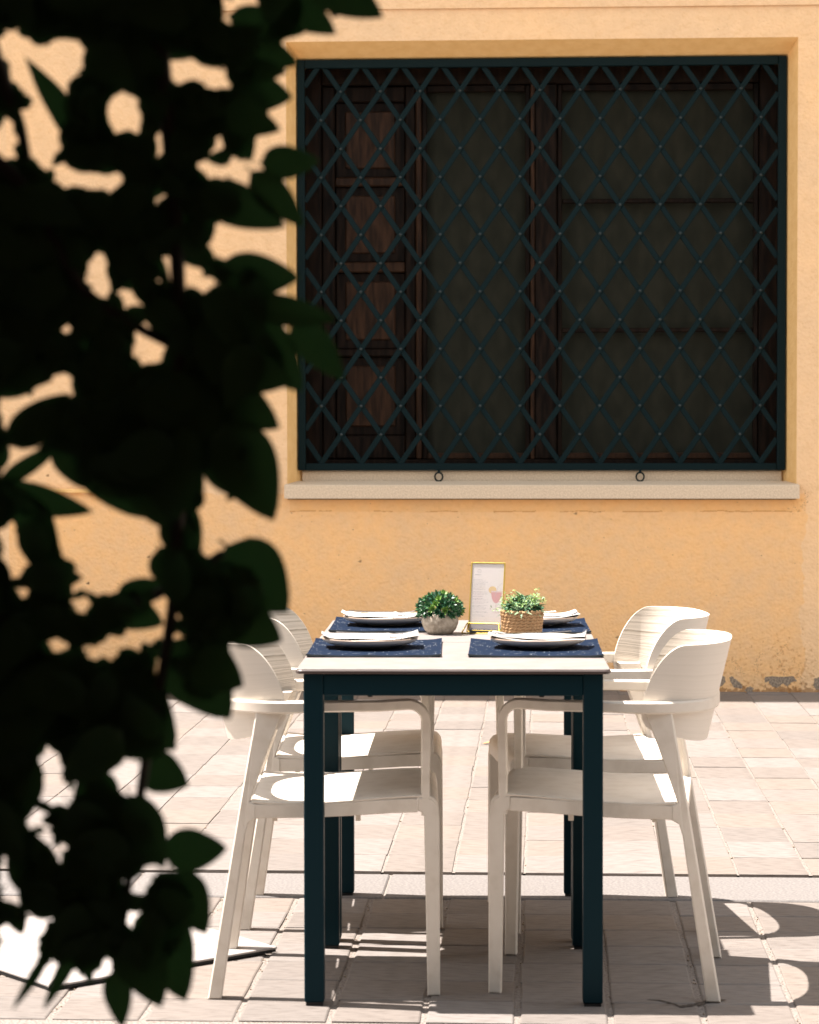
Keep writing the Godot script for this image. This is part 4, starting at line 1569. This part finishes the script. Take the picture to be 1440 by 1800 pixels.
func litter() -> void:
	# a spall running across one tile by the near right chair
	var sp := begin()
	var line := [Vector2(0.432, -0.105), Vector2(0.462, -0.098), Vector2(0.490, -0.070), Vector2(0.505, -0.038), Vector2(0.530, -0.055), Vector2(0.555, -0.082), Vector2(0.585, -0.105), Vector2(0.612, -0.112)]
	var wd := [0.001, 0.005, 0.004, 0.008, 0.010, 0.006, 0.009, 0.002]
	for i in line.size() - 1:
		var a: Vector2 = line[i]
		var b: Vector2 = line[i + 1]
		for k in 4:
			var p := a.lerp(b, k / 4.0)
			var q := a.lerp(b, (k + 1) / 4.0)
			var w0: float = lerpf(wd[i], wd[i + 1], k / 4.0) * (0.6 + 0.8 * absf(sin(i * 5.0 + k * 2.0)))
			var w1: float = lerpf(wd[i], wd[i + 1], (k + 1) / 4.0) * (0.6 + 0.8 * absf(sin(i * 5.0 + (k + 1) * 2.0)))
			quad(sp, Vector3(p.x, 0.0016, p.y + w0), Vector3(q.x, 0.0016, q.y + w1), Vector3(q.x, 0.0016, q.y - w1), Vector3(p.x, 0.0016, p.y - w0))
	obj("spalled_edge", sp, M.spall, get_node("pavement"))
	# grit and seeds lying in the joints
	var g := RandomNumberGenerator.new()
	g.seed = 71
	var mm := MultiMesh.new()
	mm.transform_format = MultiMesh.TRANSFORM_3D
	var peb := begin()
	box(peb, Vector3.ZERO, Vector3(1, 0.7, 0.8), 0.28)
	mm.mesh = bake(peb)
	mm.instance_count = 420
	for i in 420:
		var near := i % 2 == 0
		var z := g.randf_range(-1.28, 0.1) if near else g.randf_range(-6.5, -1.7)
		var x := -0.2685 + 0.205 * g.randi_range(-5, 7) + g.randf_range(-0.007, 0.007)
		if not near:
			x = -0.2655 + 0.205 * g.randi_range(-7, 8) + g.randf_range(-0.006, 0.006)
		var k := g.randf_range(0.002, 0.0055) * (1.0 if near else 1.4)
		mm.set_instance_transform(i, Transform3D(Basis.from_euler(Vector3(g.randf() * 6, g.randf() * 6, g.randf() * 6)).scaled(Vector3.ONE * k), Vector3(x, -0.003 if near else 0.0045, z)))
	var grit := MultiMeshInstance3D.new()
	grit.name = "grit"
	grit.multimesh = mm
	grit.material_override = M.bare
	add_child(grit, true)
	tag(grit, "dark grit and seeds scattered along the joints of the paving", "grit", "", "stuff")
	# a dry leaf on the far paving
	var st := begin()
	blade(st, Vector3.ZERO, Vector3(1, 0.02, 0.1), 0.045, 0.026, Vector3(0, 1, 0.1), 0.15)
	var o := obj("fallen_leaf", st, M.dry, null, Transform3D(Basis.IDENTITY, Vector3(-0.045, 0.009, -4.55)))
	tag(o, "small dry tan leaf lying on the pale paving behind the tables", "leaf")

# leaf blade of unit length along +y, facing +z, with a short stalk below the origin
func tree_leaf_mesh(width: float, fold: float, bow: float) -> ArrayMesh:
	var st := begin()
	st.set_smooth_group(1)
	var rows := 10
	var last := []
	for k in rows + 1:
		var t := float(k) / rows
		var ww := width * 0.5 * pow(sin(PI * pow(t, 0.78)), 0.72) * (1.0 - 0.25 * t)
		if k == rows: ww = 0.002
		if k == 0: ww = 0.01
		var z := bow * (t - 0.5) * (t - 0.5) * 4.0 - bow
		var row := []
		for j in [-1.0, -0.5, 0.0, 0.5, 1.0]:
			row.append(Vector3(j * ww, t, z + fold * absf(j) * ww + 0.012 * sin(t * 14.0 + j * 2.0) * absf(j)))
		if k:
			for j in 4:
				quad(st, last[j], last[j + 1], row[j + 1], row[j])
		last = row
	tube(st, [Vector3(0.01, -0.10, -0.01), Vector3(0, -0.04, 0), Vector3(0, 0.04, -bow * 0.2)], 0.014, 5, 0.7)
	return bake(st)

func tree() -> void:
	var t := thing("tree", Vector3(0, 0, 3.36))
	tag(t, "dark leafy tree in shade, out of focus in front of the courtyard", "tree")
	var r := RandomNumberGenerator.new()
	r.seed = 501
	# trunk stands left of the view; limbs arch over and droop
	var tr := begin()
	tube(tr, [Vector3(-0.62, -0.02, 0.06), Vector3(-0.60, 0.5, 0.05), Vector3(-0.63, 1.1, 0.04), Vector3(-0.57, 1.8, 0.02), Vector3(-0.50, 2.45, 0.0)], 0.055, 12, 0.45)
	obj("trunk", tr, M.bark, t)
	var limbs := [
		[Vector3(-0.56, 1.9, 0.02), Vector3(-0.36, 2.05, 0.02), Vector3(-0.18, 1.86, 0.01), Vector3(-0.125, 1.55, 0.0), Vector3(-0.118, 1.2, 0.01), Vector3(-0.15, 1.0, 0.0), Vector3(-0.17, 0.86, 0.0)],
		[Vector3(-0.60, 1.5, 0.03), Vector3(-0.42, 1.62, 0.03), Vector3(-0.26, 1.52, 0.02), Vector3(-0.20, 1.42, 0.01), Vector3(-0.10, 1.36, 0.0)],
		[Vector3(-0.61, 1.15, 0.04), Vector3(-0.44, 1.22, 0.03), Vector3(-0.30, 1.14, 0.01), Vector3(-0.19, 1.13, 0.0), Vector3(-0.08, 1.19, -0.01)],
		[Vector3(-0.62, 0.85, 0.05), Vector3(-0.46, 1.0, 0.03), Vector3(-0.28, 0.98, 0.0), Vector3(-0.20, 0.94, -0.01)],
		[Vector3(-0.36, 1.75, 0.02), Vector3(-0.279, 1.632, 0.01), Vector3(-0.269, 1.602, 0.01), Vector3(-0.256, 1.562, 0.0), Vector3(-0.249, 1.522, 0.0)],
		[Vector3(-0.53, 2.1, 0.0), Vector3(-0.30, 2.0, 0.0), Vector3(-0.08, 1.80, -0.02), Vector3(0.02, 1.66, -0.02)],
	]
	for l in limbs:
		var b := begin()
		var c := Curve3D.new()
		for i in l.size():
			var a: Vector3 = l[maxi(i - 1, 0)]
			var d: Vector3 = l[mini(i + 1, l.size() - 1)]
			c.add_point(l[i], (a - d) * 0.16, (d - a) * 0.16)
		var pts := Array(c.tessellate_even_length(4, 0.04))
		tube(b, pts, 0.004 if l[0].x == -0.36 else 0.011, 7, 0.35)
		obj("branch", b, M.bark, t)
	var shapes := [tree_leaf_mesh(0.66, 0.12, 0.05), tree_leaf_mesh(0.60, 0.2, 0.08), tree_leaf_mesh(0.70, 0.05, -0.05), tree_leaf_mesh(0.42, 0.2, 0.06)]
	# leaves along the open edge of the crown: foot x, foot y, tip x, tip y, width, all in mm, and whether light comes through
	var n := 0
	for e in EDGE_LEAVES:
		var a := Vector3(e[0], e[1], 0) * 0.001
		var b := Vector3(e[2], e[3], 0) * 0.001
		var d := b - a
		var z := r.randf_range(-0.03, 0.03)
		var y := d.normalized()
		var zz := (Vector3(0, 0, 1) + Vector3(r.randf_range(-0.15, 0.15), r.randf_range(-0.15, 0.15), 0)).normalized()
		var x := y.cross(zz).normalized()
		zz = x.cross(y)
		var ln := d.length()
		var kind := 3 if e[4] < ln * 500 else r.randi_range(0, 2)
		var w: float = e[4] * 0.001 / [0.60, 0.55, 0.64, 0.38][kind]
		put("leaf", shapes[kind], M.tree_leaf, t, Transform3D(Basis(x * w, y * ln, zz * ln), a + Vector3(0, 0, z)))
		n += 1
	# leaves filling the crown, kept clear of the gaps: a map of 4 mm cells says where leaves may be and how many lie there
	var rest := begin()
	var cell := 0.003
	var gw := 122
	var gh := 316
	var free := PackedInt32Array()
	free.resize(gw * gh)
	for gy in gh:
		for gx in gw:
			var p := Vector2(-0.34 + gx * cell, 0.78 + gy * cell)
			free[gy * gw + gx] = -1 if p.x > right_edge(p.y) or in_gap(p) else 0
	var tries := 0
	var made := 0
	while tries < 120000 and made < 3000:
		tries += 1
		if made == 430 and tries < 12000:
			tries = 12000
		var c := Vector2(r.randf_range(-0.335, 0.02), r.randf_range(0.80, 1.71))
		var here: int = free[int((c.y - 0.78) / cell) * gw + int((c.x + 0.34) / cell)]
		if here < 0 or tries > 12000 and here > 1:
			continue
		var dir := Vector2.from_angle(r.randf_range(-PI * 1.05, PI * 0.1) if r.randf() < 0.7 else r.randf_range(0, TAU))
		var ln := r.randf_range(0.048, 0.072) if tries < 12000 else (r.randf_range(0.028, 0.05) if tries < 40000 else r.randf_range(0.013, 0.030))
		var wd := ln * 0.52
		var good := true
		var marks := []
		for k in 9:
			var along := ln * (k / 8.0 - 0.5)
			for side in [-1.0, -0.5, 0.0, 0.5, 1.0]:
				var p: Vector2 = c + dir * along + dir.orthogonal() * (side * wd * 0.5 * [0.2, 0.7, 0.9, 1.0, 1.0, 0.9, 0.7, 0.45, 0.05][k])
				var gx := int((p.x + 0.34) / cell)
				var gy := int((p.y - 0.78) / cell)
				if gx < 0 or gy < 0 or gx >= gw or gy >= gh:
					continue
				if free[gy * gw + gx] < 0 or ln < 0.03 and p.x > right_edge(p.y) - 0.012:
					good = false
					break
				marks.append(gy * gw + gx)
			if not good:
				break
		if not good:
			continue
		for at in marks:
			free[at] += 1
		var z := r.randf_range(-0.025, 0.03) if ln > 0.048 else r.randf_range(-0.008, 0.012)
		var y := Vector3(dir.x, dir.y, r.randf_range(-0.25, 0.25)).normalized()
		var zz := (Vector3(0, 0, 1) + Vector3(r.randf_range(-0.35, 0.35), r.randf_range(-0.35, 0.35), 0)).normalized()
		var x := y.cross(zz).normalized()
		zz = x.cross(y)
		var at := Transform3D(Basis(x * ln, y * ln, zz * ln), Vector3(c.x, c.y, z) - y * ln * 0.5)
		if n < 300:
			put("leaf", shapes[r.randi_range(0, 2)], M.tree_leaf, t, at)
			n += 1
		else:
			rest.append_from(shapes[r.randi_range(0, 2)], 0, at)
		made += 1
	# the crown goes on above and to the left, outside the view
	for k in 900:
		var p := Vector3(r.randf_range(-1.35, 0.35), r.randf_range(0.9, 2.75), r.randf_range(-0.35, 0.55))
		if p.y < 1.86 and p.x > -0.50 or p.y > 2.2 and Vector2(p.x + 0.5, p.y - 2.0).length() > 0.85:
			continue
		var y := Vector3(r.randf_range(-1, 1), r.randf_range(-1, 0.4), r.randf_range(-1, 1)).normalized()
		var zz := y.cross(Vector3(r.randf_range(-1, 1), 0.3, r.randf_range(-1, 1))).normalized()
		var x := y.cross(zz).normalized()
		var ln := r.randf_range(0.05, 0.075)
		rest.append_from(shapes[r.randi_range(0, 2)], 0, Transform3D(Basis(x * ln, y * ln, zz * ln), p))
	var o := put("inner_foliage", rest.commit(), M.tree_leaf, t)
	o.set_meta("kind", "stuff")

# how far right the body of the crown reaches at a height
func right_edge(y: float) -> float:
	for i in EDGE.size() - 1:
		if y <= EDGE[i][1] * 0.001 and y >= EDGE[i + 1][1] * 0.001:
			return lerpf(EDGE[i][0], EDGE[i + 1][0], (EDGE[i][1] - y * 1000.0) / (EDGE[i][1] - EDGE[i + 1][1])) * 0.001
	return EDGE[0][0] * 0.001 if y > 1.6 else -0.3

func in_gap(p: Vector2) -> bool:
	for g in GAPS:
		var d := Vector2((p.x * 1000.0 - g[0]) / g[2], (p.y * 1000.0 - g[1]) / g[3])
		if d.length_squared() < 1.0:
			return true
	return false

# all in mm, in the plane of the crown
const EDGE_LEAVES := [[-3, 1690, 64, 1651, 42, 1], [-40, 1685, 20, 1644, 37, 0], [-75, 1661, -8, 1645, 30, 0], [-16, 1680, -40, 1631, 30, 0], [-65, 1636, -12, 1617, 31, 0], [-100, 1632, -40, 1647, 25, 0], [-75, 1597, -18, 1589, 39, 0], [-75, 1572, -24, 1555, 31, 0], [-75, 1612, -21, 1609, 25, 0], [-44, 1529, 8, 1530, 31, 1], [-51, 1521, -5, 1473, 30, 1], [-95, 1506, -21, 1473, 39, 0], [-83, 1434, -10, 1430, 41, 0], [-55, 1407, 23, 1393, 28, 0], [-18, 1394, 27, 1341, 33, 1], [-60, 1394, -10, 1331, 47, 0], [-75, 1355, -15, 1339, 40, 0], [-75, 1330, -27, 1299, 36, 0], [-75, 1305, -32, 1219, 59, 0], [-95, 1285, -40, 1235, 45, 0], [-80, 1195, -25, 1136, 64, 0], [-83, 1140, -28, 1112, 46, 1], [-126, 1113, -73, 1044, 64, 0], [-105, 1100, -59, 1075, 45, 0], [-191, 1087, -122, 1016, 75, 0], [-176, 1049, -131, 1012, 55, 0], [-156, 1002, -113, 982, 39, 0], [-160, 979, -130, 914, 39, 1], [-138, 921, -80, 925, 42, 1], [-126, 909, -95, 853, 42, 0], [-141, 883, -103, 879, 35, 0], [-149, 878, -116, 790, 55, 0], [-161, 853, -133, 792, 45, 0], [-177, 822, -170, 769, 26, 1], [-215, 839, -247, 777, 15, 0], [-235, 837, -269, 784, 11, 0], [-208, 837, -202, 803, 16, 0], [-195, 1538, -256, 1627, 26, 0], [-285, 1628, -273, 1573, 30, 0], [-292, 1244, -198, 1225, 31, 0], [-267, 1240, -229, 1182, 35, 1], [-257, 1169, -200, 1169, 31, 1], [-266, 1285, -211, 1330, 35, 0], [-282, 1249, -221, 1290, 18, 0], [-216, 1295, -201, 1245, 45, 0], [-201, 1295, -151, 1220, 60, 0], [-156, 1260, -131, 1213, 30, 0], [-221, 1315, -261, 1290, 30, 0], [-186, 1145, -136, 1125, 35, 0], [-176, 1152, -121, 1160, 25, 0], [-136, 1195, -115, 1155, 35, 0], [-247, 1008, -255, 953, 30, 0], [-278, 948, -247, 902, 30, 0], [-258, 892, -268, 938, 20, 0], [-268, 877, -258, 852, 20, 0], [-131, 1175, -100, 1190, 30, 0], [-125, 1235, -118, 1180, 30, 0], [-115, 1235, -108, 1170, 22, 0]]
const EDGE := [[4, 1685], [-16, 1661], [-40, 1641], [-50, 1622], [-40, 1597], [-40, 1572], [-48, 1548], [-50, 1523], [-55, 1501], [-60, 1481], [-83, 1471], [-88, 1451], [-40, 1439], [-30, 1424], [-40, 1394], [-35, 1375], [-20, 1350], [-35, 1332], [-55, 1320], [-45, 1295], [-43, 1265], [-55, 1235], [-103, 1225], [-103, 1195], [-75, 1183], [-40, 1171], [-40, 1146], [-55, 1121], [-75, 1100], [-75, 1075], [-83, 1055], [-126, 1044], [-131, 1025], [-169, 1007], [-174, 992], [-151, 979], [-138, 959], [-138, 929], [-126, 909], [-106, 894], [-106, 874], [-116, 848], [-126, 823], [-151, 815], [-177, 822], [-227, 832], [-293, 836]]
const GAPS := [[-240, 1613, 26, 22], [-233, 1578, 14, 26], [-239, 1551, 12, 23], [-272, 1551, 10, 19], [-215, 1623, 14, 14], [-265, 1633, 11, 10], [-165, 1573, 14, 16], [-62, 1659, 16, 15], [-115, 1610, 12, 10], [-98, 1607, 12, 7], [-83, 1602, 9, 8], [-125, 1617, 5, 4], [-133, 1544, 6, 8], [-83, 1545, 4, 4], [-88, 1522, 10, 5], [-70, 1519, 10, 4], [-55, 1523, 9, 3], [-53, 1506, 5, 3], [-219, 1519, 8, 8], [-203, 1514, 12, 7], [-180, 1515, 10, 9], [-135, 1500, 4, 4], [-118, 1483, 4, 4], [-189, 1432, 8, 18], [-161, 1411, 6, 6], [-123, 1440, 7, 5], [-113, 1430, 11, 8], [-95, 1424, 8, 6], [-144, 1371, 13, 16], [-203, 1369, 4, 4], [-219, 1384, 3, 3], [-65, 1458, 16, 10], [-40, 1460, 18, 9], [-28, 1466, 13, 6], [-70, 1424, 4, 4], [-34, 1407, 3, 3], [-36, 1387, 6, 6], [-30, 1379, 6, 6], [-222, 1335, 8, 8], [-235, 1327, 10, 9], [-250, 1316, 11, 9], [-267, 1306, 9, 10], [-272, 1319, 5, 8], [-259, 1275, 13, 10], [-272, 1256, 5, 6], [-221, 1264, 16, 13], [-241, 1252, 20, 7], [-211, 1247, 14, 5], [-226, 1237, 28, 3], [-188, 1293, 6, 3], [-181, 1205, 47, 31], [-161, 1175, 25, 20], [-201, 1162, 15, 7], [-211, 1230, 28, 8], [-156, 1220, 22, 13], [-258, 1219, 6, 4], [-272, 1204, 6, 8], [-266, 1187, 6, 11], [-259, 1173, 8, 5], [-257, 1154, 5, 3], [-206, 1140, 4, 4], [-135, 1138, 9, 15], [-148, 1121, 13, 9], [-167, 1110, 14, 6], [-190, 1101, 12, 5], [-126, 1114, 10, 3], [-120, 1104, 9, 4], [-133, 1092, 3, 11], [-129, 1077, 6, 9], [-122, 1064, 5, 7], [-113, 1050, 8, 9], [-116, 1025, 5, 18], [-90, 1225, 7, 36], [-91, 1243, 5, 6], [-239, 1108, 4, 3], [-224, 1107, 6, 5], [-234, 1004, 8, 12], [-232, 986, 8, 4], [-243, 976, 6, 3], [-224, 971, 8, 4], [-207, 981, 5, 4], [-164, 990, 11, 15], [-175, 988, 5, 6], [-248, 967, 3, 4], [-246, 954, 5, 6], [-237, 939, 4, 4], [-225, 923, 4, 7], [-269, 915, 8, 9], [-273, 892, 6, 15], [-275, 948, 3, 6], [-160, 895, 11, 6], [-146, 907, 4, 4], [-161, 864, 7, 7], [-247, 858, 6, 9], [-258, 853, 5, 7], [-273, 851, 6, 10], [-263, 831, 15, 10], [-231, 820, 6, 6], [-185, 823, 3, 3], [-250, 811, 28, 10], [-156, 1009, 8, 3]]
